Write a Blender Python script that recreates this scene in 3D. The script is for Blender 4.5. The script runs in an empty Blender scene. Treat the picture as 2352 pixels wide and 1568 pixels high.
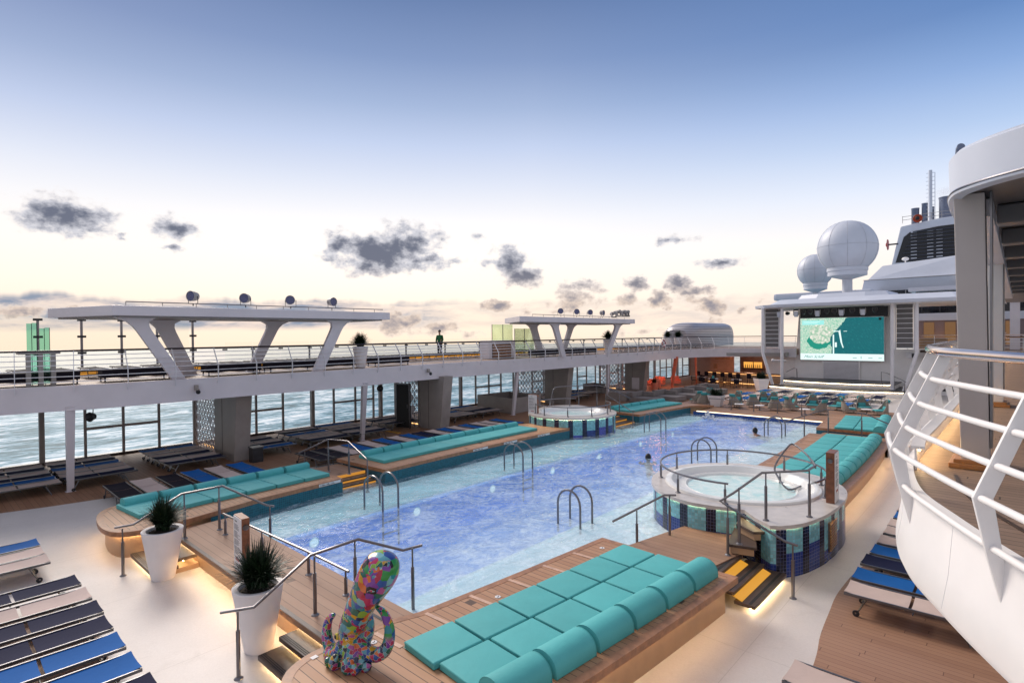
import bpy, bmesh, math, random
from mathutils import Vector, Matrix
random.seed(7)
PI = math.pi
R_ = math.radians
sc = bpy.context.scene
COL = sc.collection

# ------------------------------------------------------------------ camera
Rm = Matrix(((0.7389733, -0.0000551, 0.6737347), (0.6736535, 0.0155858, -0.7388830), (-0.0104600, 0.9998785, 0.0115546)))
CAMZ = 4.85
cd = bpy.data.cameras.new("camera"); cam = bpy.data.objects.new("camera", cd); COL.objects.link(cam)
M4 = Rm.to_4x4(); M4.translation = (0, 0, CAMZ); cam.matrix_world = M4
cd.sensor_width = 36; cd.lens = 1280 / 2352 * 36; cd.clip_start = .05; cd.clip_end = 6000
sc.camera = cam

# ------------------------------------------------------------------ sky
def aim(u, v):
    d = (Rm @ Vector(((u - 1176) / 1280, -(v - 784) / 1280, -1))).normalized()
    return math.degrees(math.atan2(d.x, d.y)), math.degrees(math.asin(d.z))
def srgb(r, g, b):
    f = lambda c: (c / 255 / 12.92) if c / 255 <= .04045 else ((c / 255 + .055) / 1.055) ** 2.4
    return (f(r), f(g), f(b), 1)

class NT:
    """small node helper"""
    def __init__(s, tree): s.t = tree; s.n = tree.nodes; s.l = tree.links
    def new(s, typ, **kw):
        n = s.n.new(typ)
        for k, v in kw.items(): setattr(n, k, v)
        return n
    def put(s, sock, v):
        if isinstance(v, bpy.types.NodeSocket): s.l.new(v, sock)
        elif v is not None: sock.default_value = v
    def math(s, op, a, b=None, c=None, clamp=False):
        n = s.new('ShaderNodeMath', operation=op); n.use_clamp = clamp
        s.put(n.inputs[0], a); s.put(n.inputs[1], b)
        if c is not None: s.put(n.inputs[2], c)
        return n.outputs[0]
    def vm(s, op, a, b=None):
        n = s.new('ShaderNodeVectorMath', operation=op); s.put(n.inputs[0], a)
        if b is not None: s.put(n.inputs[1], b)
        return n
    def mix(s, f, a, b, mode='MIX'):
        n = s.new('ShaderNodeMix', data_type='RGBA', blend_type=mode); n.clamp_factor = True
        s.put(n.inputs[0], f); s.put(n.inputs[6], a); s.put(n.inputs[7], b)
        return n.outputs[2]
    def mapr(s, v, a, b, c=0, d=1, smooth=False):
        n = s.new('ShaderNodeMapRange'); n.clamp = True
        if smooth: n.interpolation_type = 'SMOOTHSTEP'
        s.put(n.inputs[0], v)
        for i, x in enumerate((a, b, c, d)): s.put(n.inputs[i + 1], x)
        return n.outputs[0]
    def ramp(s, v, stops, interp='LINEAR'):
        n = s.new('ShaderNodeValToRGB'); n.color_ramp.interpolation = interp; s.put(n.inputs[0], v)
        el = n.color_ramp.elements
        while len(el) < len(stops): el.new(.5)
        for e, (p, c) in zip(el, stops): e.position = p; e.color = c
        return n.outputs[0]
    def noise(s, vec, scale, detail=4, rough=.55, dist=0, out=0):
        n = s.new('ShaderNodeTexNoise'); s.put(n.inputs['Vector'], vec)
        n.inputs['Scale'].default_value = scale; n.inputs['Detail'].default_value = detail
        n.inputs['Roughness'].default_value = rough; n.inputs['Distortion'].default_value = dist
        return n.outputs[out]
    def xyz(s, x, y, z=0):
        n = s.new('ShaderNodeCombineXYZ')
        for i, v in enumerate((x, y, z)): s.put(n.inputs[i], v)
        return n.outputs[0]
    def sep(s, v):
        n = s.new('ShaderNodeSeparateXYZ'); s.put(n.inputs[0], v); return n.outputs

world = bpy.data.worlds.new("World"); sc.world = world; world.use_nodes = True
w = NT(world.node_tree); w.n.clear()
geo = w.new('ShaderNodeTexCoord').outputs['Generated']
gx, gy, gz = w.sep(geo)
el = w.math('MULTIPLY', w.math('ARCSINE', gz), 180 / PI)
az = w.math('MULTIPLY', w.math('ARCTAN2', gx, gy), 180 / PI)
elf = w.math('MULTIPLY_ADD', el, 1 / 60, 5 / 60, clamp=True)
def EL(e): return (e + 5) / 60
main = w.ramp(elf, [(EL(-4), srgb(250, 222, 196)), (EL(0), srgb(253, 229, 205)), (EL(2.5), srgb(253, 233, 212)), (EL(5), srgb(250, 238, 224)),
                    (EL(8), srgb(248, 241, 234)), (EL(11.5), srgb(236, 235, 238)), (EL(15), srgb(214, 220, 235)), (EL(18.5), srgb(188, 201, 228)),
                    (EL(22), srgb(158, 176, 209)), (EL(26), srgb(128, 149, 189)), (EL(31), srgb(101, 124, 167)), (EL(50), srgb(70, 95, 145))])
# the sky is a deeper blue away from the glow (right) and more violet towards it (left)
right = w.mapr(az, -40, 0, 0, 1)
rblue = w.ramp(elf, [(EL(-4), srgb(245, 226, 214)), (EL(4), srgb(250, 236, 226)), (EL(8), srgb(240, 238, 240)), (EL(12), srgb(205, 219, 242)),
                     (EL(16), srgb(160, 188, 226)), (EL(20), srgb(118, 155, 207)), (EL(24), srgb(80, 122, 180)), (EL(50), srgb(50, 85, 140))])
sky = w.mix(w.math('MULTIPLY', right, .8), main, rblue)
left = w.mapr(az, -60, -90, 0, 1)
sky = w.mix(w.math('MULTIPLY', left, w.mapr(el, 14, 26, 0, .35)), sky, srgb(132, 138, 172))
# glow above the place where the sun went down
gl = w.vm('LENGTH', w.vm('MULTIPLY', w.vm('SUBTRACT', w.xyz(az, el), (-54, 6, 0)).outputs[0], (1 / 46, 1 / 11, 0)).outputs[0]).outputs['Value']
glow = w.mapr(gl, 0, 1, .09, 0, True)
sky = w.mix(1.0, sky, w.mix(glow, (0, 0, 0, 1), (1, .88, .74, 1)), 'ADD')
# unseen pale fill added overhead and behind the camera to brighten the scene
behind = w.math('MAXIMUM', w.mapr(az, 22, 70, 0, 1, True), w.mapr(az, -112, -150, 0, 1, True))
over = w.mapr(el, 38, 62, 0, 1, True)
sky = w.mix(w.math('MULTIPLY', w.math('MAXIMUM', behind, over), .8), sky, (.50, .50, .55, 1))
# clouds: (u, v, half width, half height, strength)
CL = [(148, 497, 125, 50, 1.15), (100, 505, 70, 30, .9), (402, 522, 64, 32, .95), (395, 568, 34, 12, .7), (278, 548, 16, 16, .5), (870, 585, 120, 50, 1.3), (940, 560, 90, 60, .9),
      (775, 560, 42, 40, .8), (960, 598, 70, 26, .9), (1045, 600, 44, 16, .5), (1165, 605, 56, 46, .95), (1205, 636, 52, 26, 1.1), (1145, 703, 40, 18, 1.1), (1207, 716, 24, 14, .6),
      (1320, 690, 62, 30, .9), (1290, 680, 40, 18, .6), (1335, 655, 52, 16, .7), (1462, 650, 34, 20, .9), (1370, 660, 30, 20, .6), (1440, 688, 30, 22, .7), (1512, 688, 36, 24, 1.1), (1558, 655, 38, 28, 1.15), (1600, 668, 60, 12, .8),
      (1632, 708, 60, 24, .85), (1610, 690, 40, 14, .6), (1700, 712, 24, 10, .6), (1655, 603, 78, 14, .75), (1535, 552, 60, 11, .5), (1655, 740, 60, 12, .5), (1750, 690, 16, 8, .4),
      (925, 742, 72, 34, .8), (1010, 752, 60, 24, .6), (1085, 765, 40, 16, .5), (60, 715, 70, 22, .7), (160, 705, 60, 14, .5), (1330, 738, 120, 10, .35), (1500, 765, 140, 12, .35), (1210, 745, 30, 6, .3), (1100, 545, 30, 10, .25)]
wn = w.noise(w.xyz(w.math('MULTIPLY', az, .9), w.math('MULTIPLY', el, 1.15)), .62, 7, .56)
wc = w.noise(w.xyz(w.math('MULTIPLY', az, .9), w.math('MULTIPLY', el, 1.5)), 1.1, 5, .6, out=1)
warp = w.vm('ADD', w.xyz(az, el), w.vm('MULTIPLY', w.vm('SUBTRACT', wc, (.5, .5, .5)).outputs[0], (1.6, 1.1, 0)).outputs[0]).outputs[0]
dens = None
for (u, v, hw, hh, k) in CL:
    a, e = aim(u, v); a2, e2 = aim(u + hw, v); a3, e3 = aim(u, v - hh)
    ra = max(abs(a2 - a), .4 ) * 1.15; re = max(abs(e3 - e), .25) * 1.2
    ln = w.vm('LENGTH', w.vm('MULTIPLY', w.vm('SUBTRACT', warp, (a, e, 0)).outputs[0], (1 / ra, 1 / re, 0)).outputs[0]).outputs['Value']
    d = w.math('MULTIPLY_ADD', ln, -k * 1.15, k * 1.15)
    dens = d if dens is None else w.math('MAXIMUM', dens, d)
# low bank along the horizon, thick on the left
bandn = w.noise(w.xyz(w.math('MULTIPLY', az, .22), el), .9, 7, .6, .3)
lowtop = w.math('MULTIPLY_ADD', w.noise(w.xyz(w.math('MULTIPLY', az, .5), 3.0), .35, 4, .6), 3.0, 1.9)
bandm = w.math('MULTIPLY', w.mapr(el, .5, 1.3, 0, 1, True), w.mapr(w.math('SUBTRACT', el, lowtop), .35, -.35, 0, 1, True))
bandm = w.math('MULTIPLY', bandm, w.mapr(az, -46, -56, .3, 1, True))
cl = w.math('ADD', dens, w.math('MULTIPLY', w.math('SUBTRACT', wn, .5), 2.1))
ca = w.mapr(cl, .06, .52, 0, 1, True)
core = w.mapr(w.math('ADD', cl, w.math('MULTIPLY', w.math('SUBTRACT', w.noise(w.xyz(az, w.math('MULTIPLY', el, 1.4)), 1.2, 5, .55), .5), .9)), .30, 1.15, 0, 1, True)
ccol = w.mix(core, w.mix(w.mapr(el, 3, 7), srgb(222, 202, 186), srgb(206, 206, 214)), w.mix(w.mapr(el, 3, 7), srgb(136, 132, 142), srgb(84, 92, 114)))
sky = w.mix(w.math('MULTIPLY', bandm, w.mapr(bandn, .36, .56, .55, 1)), sky, w.mix(w.mapr(bandn, .4, .62), srgb(216, 200, 194), srgb(140, 150, 168)))
ccol = w.mix(w.mapr(cl, .55, .15, 0, .7), ccol, srgb(246, 236, 228))
sky = w.mix(w.math('MULTIPLY', ca, .93), sky, ccol)
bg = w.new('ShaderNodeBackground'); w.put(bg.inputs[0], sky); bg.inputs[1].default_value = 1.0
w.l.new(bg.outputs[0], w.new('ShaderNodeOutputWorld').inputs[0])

sd = bpy.data.lights.new("sun", 'SUN'); sun = bpy.data.objects.new("sun", sd); COL.objects.link(sun)
sd.energy = 2.75; sd.angle = R_(28); sd.color = (1, .89, .78)
_a, _e = R_(-80), R_(37)
sun.rotation_euler = Vector((math.sin(_a) * math.cos(_e), math.cos(_a) * math.cos(_e), math.sin(_e))).to_track_quat('Z', 'Y').to_euler()
sun.location = (-30, 10, 30)
sc.view_settings.view_transform = 'Standard'; sc.view_settings.look = 'None'
sc.view_settings.exposure = 0.2; sc.view_settings.gamma = 1
sc.cycles.use_denoising = True; sc.cycles.max_bounces = 8; sc.cycles.transparent_max_bounces = 24
sc.cycles.sample_clamp_indirect = 6; sc.cycles.caustics_reflective = False; sc.cycles.caustics_refractive = False

# ------------------------------------------------------------------ materials
MATS = {}
def newmat(name):
    m = bpy.data.materials.new(name); m.use_nodes = True; t = NT(m.node_tree)
    b = t.n['Principled BSDF']; MATS[name] = m
    return m, t, b
def setp(t, b, col=None, rough=None, metal=None, spec=None, coat=None):
    if col is not None: t.put(b.inputs['Base Color'], col if isinstance(col, bpy.types.NodeSocket) else tuple(col)[:3] + (1,))
    if rough is not None: t.put(b.inputs['Roughness'], rough)
    if metal is not None: t.put(b.inputs['Metallic'], metal)
    if spec is not None: t.put(b.inputs['Specular IOR Level'], spec)
    if coat is not None: t.put(b.inputs['Coat Weight'], coat)
def bump(t, b, h, strength=.2, dist=.01):
    n = t.new('ShaderNodeBump'); n.inputs['Strength'].default_value = strength; n.inputs['Distance'].default_value = dist
    t.put(n.inputs['Height'], h); t.l.new(n.outputs[0], b.inputs['Normal'])
def pos(t): return t.new('ShaderNodeNewGeometry').outputs['Position']
def M_simple(name, col, rough=.5, metal=0, var=.08, vs=3.0, bscale=None, bstr=.15, spec=.5, coat=None):
    m, t, b = newmat(name)
    n = t.noise(pos(t), vs, 5, .6)
    c2 = tuple(max(0, x * (1 - var * 2)) for x in col) + (1,); c1 = tuple(min(1, x * (1 + var)) for x in col) + (1,)
    c = t.mix(t.mapr(n, .3, .7), c2, c1)
    setp(t, b, c, t.mapr(n, .2, .8, rough * .85, min(1, rough * 1.15)), metal, spec, coat)
    if bscale: bump(t, b, t.noise(pos(t), bscale, 4, .6), bstr, .004)
    return m
def M_emit(name, col, s):
    m, t, b = newmat(name); setp(t, b, (.02, .02, .02), .5)
    b.inputs['Emission Color'].default_value = tuple(col) + (1,); b.inputs['Emission Strength'].default_value = s
    return m
def M_planks(name, c1, c2, seam, axis='X', width=.12, gap=.06, rough=.55, joint=2.4, off=0.0):
    """planks running along `axis`, in world metres"""
    m, t, b = newmat(name)
    x, y, z = t.sep(pos(t))
    along, across = (x, y) if axis == 'X' else (y, x)
    q = t.math('DIVIDE', t.math('ADD', across, off), width)
    idx = t.math('FLOOR', q); fr = t.math('FRACT', q)
    wnz = t.new('ShaderNodeTexWhiteNoise', noise_dimensions='1D'); t.put(wnz.inputs['W'], idx)
    sh = t.math('MULTIPLY', wnz.outputs[0], joint)
    lx = t.math('DIVIDE', t.math('ADD', along, sh), joint)
    j = t.math('FRACT', lx)
    w2 = t.new('ShaderNodeTexWhiteNoise', noise_dimensions='2D'); t.put(w2.inputs['Vector'], t.xyz(idx, t.math('FLOOR', lx)))
    grain = t.noise(t.xyz(t.math('MULTIPLY', along, 3), t.math('MULTIPLY', across, 40)), 1.0, 5, .6)
    stain = t.noise(pos(t), .8, 5, .6)
    tone = t.math('MULTIPLY_ADD', w2.outputs[0], .35, t.math('MULTIPLY_ADD', grain, .45, t.math('MULTIPLY', stain, .4)))
    c = t.mix(t.mapr(tone, .25, .95), c1 + (1,), c2 + (1,))
    sm = t.math('LESS_THAN', fr, gap)
    jm = t.math('LESS_THAN', j, .004)
    mk = t.math('MAXIMUM', sm, jm)
    c = t.mix(t.math('MULTIPLY', mk, .85), c, seam + (1,))
    setp(t, b, c, t.mapr(grain, .2, .8, rough * .85, rough * 1.1))
    bump(t, b, t.math('SUBTRACT', t.math('MULTIPLY', grain, .15), mk), .35, .004)
    return m
def M_grid(name, col, step=.055, grout=(.45, .5, .5), var=.25, rough=.15, gw=.1, spec=.5):
    """small square glazed tiles, from the UV map in metres"""
    m, t, b = newmat(name)
    uv = t.new('ShaderNodeTexCoord').outputs['UV']
    u, v, _ = t.sep(uv)
    qu = t.math('DIVIDE', u, step); qv = t.math('DIVIDE', v, step)
    g = t.math('MAXIMUM', t.math('LESS_THAN', t.math('FRACT', qu), gw), t.math('LESS_THAN', t.math('FRACT', qv), gw))
    wn_ = t.new('ShaderNodeTexWhiteNoise', noise_dimensions='2D'); t.put(wn_.inputs['Vector'], t.xyz(t.math('FLOOR', qu), t.math('FLOOR', qv)))
    c = t.mix(wn_.outputs[0], tuple(x * (1 - var) for x in col) + (1,), tuple(min(1, x * (1 + var)) for x in col) + (1,))
    c = t.mix(g, c, grout + (1,))
    setp(t, b, c, t.mapr(g, 0, 1, rough, .7), spec=spec)
    bump(t, b, t.math('MULTIPLY', g, -1), .3, .003)
    return m

white = M_simple('white_paint', (.74, .73, .76), .38, 0, .04, 1.5)
white2 = M_simple('warm_white_paint', (.88, .85, .83), .42, 0, .03, 1.2)
lilac = M_simple('pale_lilac_paint', (.70, .655, .69), .38, 0, .04, .8)
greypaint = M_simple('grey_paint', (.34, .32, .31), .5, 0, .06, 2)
taupe = M_simple('taupe_panel', (.33, .29, .27), .5, 0, .07, 2)
shellwhite = M_simple('radome_white', (.60, .64, .73), .45, 0, .03, .6)
steel = M_simple('brushed_steel', (.22, .21, .22), .30, .9, .06, 6)
brass = M_simple('polished_rail', (.78, .62, .55), .12, 1, .04, 4)
alu = M_simple('aluminium_frame', (.16, .16, .17), .32, .8, .06, 6)
darkmetal = M_simple('dark_metal', (.045, .045, .05), .4, .4, .1, 6)
blackm = M_simple('black_rubber', (.012, .012, .014), .6, 0, .1, 6)
potwhite = M_simple('planter_white', (.82, .78, .78), .45, 0, .03, 2)
soil = M_simple('planter_bark', (.05, .035, .025), .9, 0, .5, 40, 60, .8)
m, t, b = newmat('leaf_green'); gz_ = t.sep(t.new('ShaderNodeNewGeometry').outputs['Normal'])[2]
setp(t, b, t.mix(t.noise(pos(t), 9, 3), (.004, .012, .006, 1), (.018, .042, .014, 1)), .45); leafm = m
m, t, b = newmat('beige_deck_coating'); sp = t.noise(pos(t), 160, 2, .5); sp2 = t.noise(pos(t), .6, 5, .6); sp3 = t.noise(pos(t), 25, 3, .6)
setp(t, b, t.mix(t.mapr(t.math('ADD', t.math('MULTIPLY', sp, .55), t.math('MULTIPLY_ADD', sp2, .35, t.math('MULTIPLY', sp3, .2))), .4, .75), (.52, .475, .455, 1), (.72, .675, .65, 1)), .5)
fx, fy, _ = t.sep(pos(t)); wear = t.mapr(t.noise(pos(t), 1.7, 7, .7, 1.5), .55, .75)
sm_ = t.math('MAXIMUM', t.math('LESS_THAN', t.math('FRACT', t.math('DIVIDE', fx, 3.1)), .0035), t.math('LESS_THAN', t.math('FRACT', t.math('DIVIDE', fy, 4.3)), .0025))
cold = b.inputs['Base Color'].links[0].from_socket
t.put(b.inputs['Base Color'], t.mix(t.math('MULTIPLY', sm_, .35), t.mix(t.math('MULTIPLY', wear, .22), cold, (.36, .31, .28, 1)), (.25, .22, .2, 1)))
bump(t, b, sp, .12, .002); floorm = m
teak = M_planks('teak_platform', (.35, .17, .085), (.51, .28, .155), (.04, .02, .012), 'X', .13, .085, .5, 40, .02)
teakY = M_planks('teak_deck_window_side', (.25, .12, .065), (.37, .195, .11), (.10, .05, .03), 'X', .14, .07, .6, 3)
brownX = M_planks('brown_deck', (.30, .16, .10), (.39, .225, .145), (.14, .07, .045), 'X', .11, .07, .55, 3.2)
brownX2 = M_planks('ribbed_deck_board', (.27, .15, .09), (.37, .215, .14), (.12, .065, .04), 'X', .17, .06, .6, 40)
upperdk = M_planks('upper_deck_planks', (.22, .15, .11), (.33, .22, .16), (.03, .02, .015), 'X', .10, .08, .6, 3)
copem = M_simple('coping_wood', (.40, .19, .095), .4, 0, .18, 7, 40, .1)
darkwood = M_simple('dark_wood_tread', (.085, .055, .042), .45, 0, .2, 10, 60, .1)
woodbase = M_simple('varnished_wood', (.38, .17, .06), .35, 0, .15, 8)
divm = M_simple('pale_divider_wood', (.66, .42, .30), .45, 0, .1, 7)
pillarm = M_simple('taupe_pillar_paint', (.52, .465, .44), .45, 0, .04, 1)
skirtm = M_simple('tan_skirt_panel', (.46, .29, .17), .45, 0, .06, 2.5)
led = M_emit('warm_led', (1, .72, .38), 30)
ledy = M_emit('pale_led', (1, .78, .42), 26)
ledfar = M_emit('far_warm_led', (1, .55, .2), 2.5)
ledline = M_emit('warm_white_line', (1, .85, .6), 2.2)
ledstage = M_emit('stage_led', (1, .80, .52), 12)
ledup = M_emit('amber_led', (1, .42, .05), .5)
ledamb = M_emit('amber_riser_glow', (1, .45, .04), .62)
yellow = M_simple('amber_riser', (.75, .36, .03), .4, 0, .08, 4)
tile_t = M_grid('teal_mosaic', (.20, .50, .56), .07, (.25, .35, .38))
tile_n = M_grid('navy_mosaic', (.02, .045, .22), .07, (.10, .13, .3))
tile_d = M_grid('black_blue_mosaic', (.006, .008, .03), .07, (.08, .09, .16))
tile_v = M_grid('violet_mosaic', (.05, .06, .36), .07, (.2, .22, .5))
tile_w = M_grid('pool_wall_mosaic', (.008, .085, .13), .06, (.02, .17, .22), .3, .3, .18)
tile_b = M_grid('pool_end_mosaic', (.03, .07, .24), .09, (.05, .12, .35), .2, .25, .06)
acryl = M_simple('white_acrylic', (.82, .82, .80), .2, 0, .02, 2)
rimm = M_simple('stone_rim', (.60, .55, .51), .3, 0, .08, 5, 80, .05)
wicker = M_simple('taupe_wicker', (.30, .26, .22), .7, 0, .2, 30, 90, .6)
sofam = M_simple('taupe_sofa_fabric', (.24, .21, .20), .85, 0, .08, 4, 200, .3)
coralm = M_simple('coral_paint', (.80, .22, .13), .5, 0, .08, 3)
brownwall = M_simple('bar_brown_wall', (.11, .055, .045), .5, 0, .2, 3)
pinkwall = M_simple('bar_pink_wall', (.50, .27, .20), .55, 0, .08, 2)
def fabric(name, col, var=.06, rg=.78, sp_=.14):
    m, t, b = newmat(name); x, y, z = t.sep(pos(t))
    wv = t.noise(pos(t), 220, 2, .5); lg = t.noise(pos(t), 2.2, 5, .6)
    c = t.mix(t.mapr(t.math('MULTIPLY_ADD', wv, .4, t.math('MULTIPLY', lg, .6)), .35, .7), tuple(v * (1 - var * 2) for v in col) + (1,), tuple(min(1, v * (1 + var)) for v in col) + (1,))
    setp(t, b, c, rg, spec=sp_); 
    oi = t.new('ShaderNodeObjectInfo').outputs['Random']
    hs = t.new('ShaderNodeHueSaturation'); t.put(hs.inputs['Color'], c); t.put(hs.inputs['Value'], t.math('MULTIPLY_ADD', oi, .12, .94)); t.put(b.inputs['Base Color'], hs.outputs[0])
    fold = t.noise(pos(t), 4.5, 4, .6, .6)
    bump(t, b, t.math('MULTIPLY_ADD', wv, .08, fold), .35, .02); return m
F = dict(blue=fabric('blue_sling', (.012, .115, .38)), navy=fabric('navy_sling', (.012, .015, .05)), beige=fabric('beige_sling', (.62, .49, .44)), black=fabric('black_sling', (.018, .015, .024)))
teal = fabric('teal_upholstery', (.10, .455, .46), .05, .62, .3)
teal2 = fabric('pillow_teal', (.08, .36, .38), .08)
redm = M_simple('red_paint', (.32, .012, .015), .4)
greenj = M_simple('green_jacket', (.01, .12, .035), .8)
skinm = M_simple('skin', (.45, .25, .17), .5)
hairm = M_simple('dark_hair', (.01, .008, .008), .5)
trous = M_simple('black_trousers', (.008, .008, .01), .8)
paper = M_simple('white_sign_face', (.78, .76, .76), .4, 0, .02)
ink = M_simple('sign_ink', (.06, .06, .07), .6)
inkred = M_simple('sign_red_ink', (.45, .1, .08), .6)

def glassmat(name, tint=(1, 1, 1), gl=.06):
    m, t, b = newmat(name); t.n.remove(b)
    tr = t.new('ShaderNodeBsdfTransparent'); tr.inputs[0].default_value = tint + (1,)
    g = t.new('ShaderNodeBsdfGlossy'); g.inputs['Roughness'].default_value = .03
    fz = t.new('ShaderNodeFresnel'); fz.inputs[0].default_value = 1.35
    mx = t.new('ShaderNodeMixShader'); t.put(mx.inputs[0], t.math('MULTIPLY', fz.outputs[0], .6)); t.l.new(tr.outputs[0], mx.inputs[1]); t.l.new(g.outputs[0], mx.inputs[2])
    t.l.new(mx.outputs[0], t.n['Material Output'].inputs[0]); return m
glass = glassmat('clear_glass', (.94, .97, .96))
greenglass = glassmat('green_tinted_glass', (.52, .80, .72))
yglass = glassmat('yellow_green_glass', (.86, .96, .80))

# pool water: rippled surface over the glowing basin, aerated by the jets
m, t, b = newmat('pool_water'); poolw = m; t.n.remove(b)
p = pos(t); x, y, z = t.sep(p)
pv = t.xyz(t.math('MULTIPLY', x, 1.0), t.math('MULTIPLY', y, .75))
n1 = t.noise(pv, .85, 7, .6, 2.2); n2 = t.noise(pv, 3.4, 5, .62, 1.8); n3 = t.noise(pv, .38, 4, .55, .6); n4 = t.noise(pv, 11, 4, .6, .6)
h = t.math('ADD', t.math('MULTIPLY', n1, .6), t.math('ADD', t.math('MULTIPLY', n2, .3), t.math('MULTIPLY', n4, .1)))
bp = t.new('ShaderNodeBump'); bp.inputs['Strength'].default_value = .6; bp.inputs['Distance'].default_value = .12; t.put(bp.inputs['Height'], h)
tr = t.new('ShaderNodeBsdfTransparent'); tr.inputs[0].default_value = (.76, .94, 1, 1)
gls = t.new('ShaderNodeBsdfGlossy'); gls.inputs['Roughness'].default_value = .12; t.l.new(bp.outputs[0], gls.inputs['Normal'])
df = t.new('ShaderNodeBsdfDiffuse'); df.inputs[0].default_value = (.74, .90, 1, 1); t.l.new(bp.outputs[0], df.inputs['Normal'])
fr = t.new('ShaderNodeFresnel'); fr.inputs[0].default_value = 1.33; t.l.new(bp.outputs[0], fr.inputs['Normal'])
foam = t.mapr(t.math('ADD', t.math('MULTIPLY', n1, .34), t.math('ADD', t.math('MULTIPLY', n2, .34), t.math('ADD', t.math('MULTIPLY', n3, .20), t.math('MULTIPLY', n4, .20)))), .43, .70, .08, .64, True)
fm = t.math('MULTIPLY_ADD', foam, 1, t.mapr(x, -10.8, -7.4, 0, .36))
m1 = t.new('ShaderNodeMixShader'); t.put(m1.inputs[0], fm); t.l.new(tr.outputs[0], m1.inputs[1]); t.l.new(df.outputs[0], m1.inputs[2])
m2 = t.new('ShaderNodeMixShader'); t.put(m2.inputs[0], t.math('MULTIPLY', fr.outputs[0], .9)); t.l.new(m1.outputs[0], m2.inputs[1]); t.l.new(gls.outputs[0], m2.inputs[2])
t.l.new(m2.outputs[0], t.n['Material Output'].inputs[0])
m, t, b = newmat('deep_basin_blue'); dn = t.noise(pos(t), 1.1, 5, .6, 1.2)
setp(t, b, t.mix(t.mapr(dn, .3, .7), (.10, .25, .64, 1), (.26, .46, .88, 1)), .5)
b.inputs['Emission Strength'].default_value = .24; t.put(b.inputs['Emission Color'], (.16, .38, 1, 1)); deepm = m   # basin's own emission stands in for the lamps' light
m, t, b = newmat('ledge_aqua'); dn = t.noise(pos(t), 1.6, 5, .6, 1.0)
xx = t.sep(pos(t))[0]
setp(t, b, t.mix(t.mapr(xx, -11.5, -9), t.mix(t.mapr(dn, .3, .7), (.14, .47, .58, 1), (.36, .68, .75, 1)), t.mix(t.mapr(dn, .3, .7), (.62, .82, .88, 1), (.88, .94, .96, 1))), .5); b.inputs['Emission Strength'].default_value = .24; t.put(b.inputs['Emission Color'], (.8, .95, 1, 1)); ledgem = m  # ledge emits faintly too, in place of underwater lamp light
m, t, b = newmat('whirlpool_water'); dn = t.noise(pos(t), 3, 6, .65, .8)
setp(t, b, t.mix(t.mapr(dn, .3, .65), (.42, .74, .74, 1), (.80, .90, .86, 1)), .12); bump(t, b, dn, .4, .05); whirlm = m
# sea
m, t, b = newmat('sea_water'); p = pos(t); x, y, z = t.sep(p)
sv = t.xyz(t.math('MULTIPLY', x, .15), t.math('MULTIPLY', y, .05)); sv2 = t.xyz(t.math('MULTIPLY', x, .5), t.math('MULTIPLY', y, .2)); sv3 = t.xyz(t.math('MULTIPLY', x, .05), t.math('MULTIPLY', y, .016))
s1 = t.noise(sv, 1.0, 6, .6, 1.6); s2 = t.noise(sv2, 1.0, 5, .65, 1.2); s3 = t.noise(sv3, 1, 4, .6, .4)
hh = t.math('ADD', t.math('MULTIPLY', s1, .42), t.math('ADD', t.math('MULTIPLY', s2, .30), t.math('MULTIPLY', s3, .28)))
sc_ = t.ramp(t.mapr(hh, .38, .60), [(0, (.004, .045, .075, 1)), (.34, (.02, .13, .19, 1)), (.56, (.18, .36, .47, 1)), (.82, (.66, .75, .82, 1)), (1, (.85, .88, .9, 1))])
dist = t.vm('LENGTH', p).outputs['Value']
farc = t.mix(t.mapr(hh, .36, .6), (.42, .42, .36, 1), (.74, .70, .60, 1))  # pale sky reflection and haze over far water painted into its colour
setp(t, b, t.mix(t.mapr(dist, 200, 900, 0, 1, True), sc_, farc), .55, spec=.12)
bump(t, b, hh, .35, 1.2); seam = m

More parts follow.
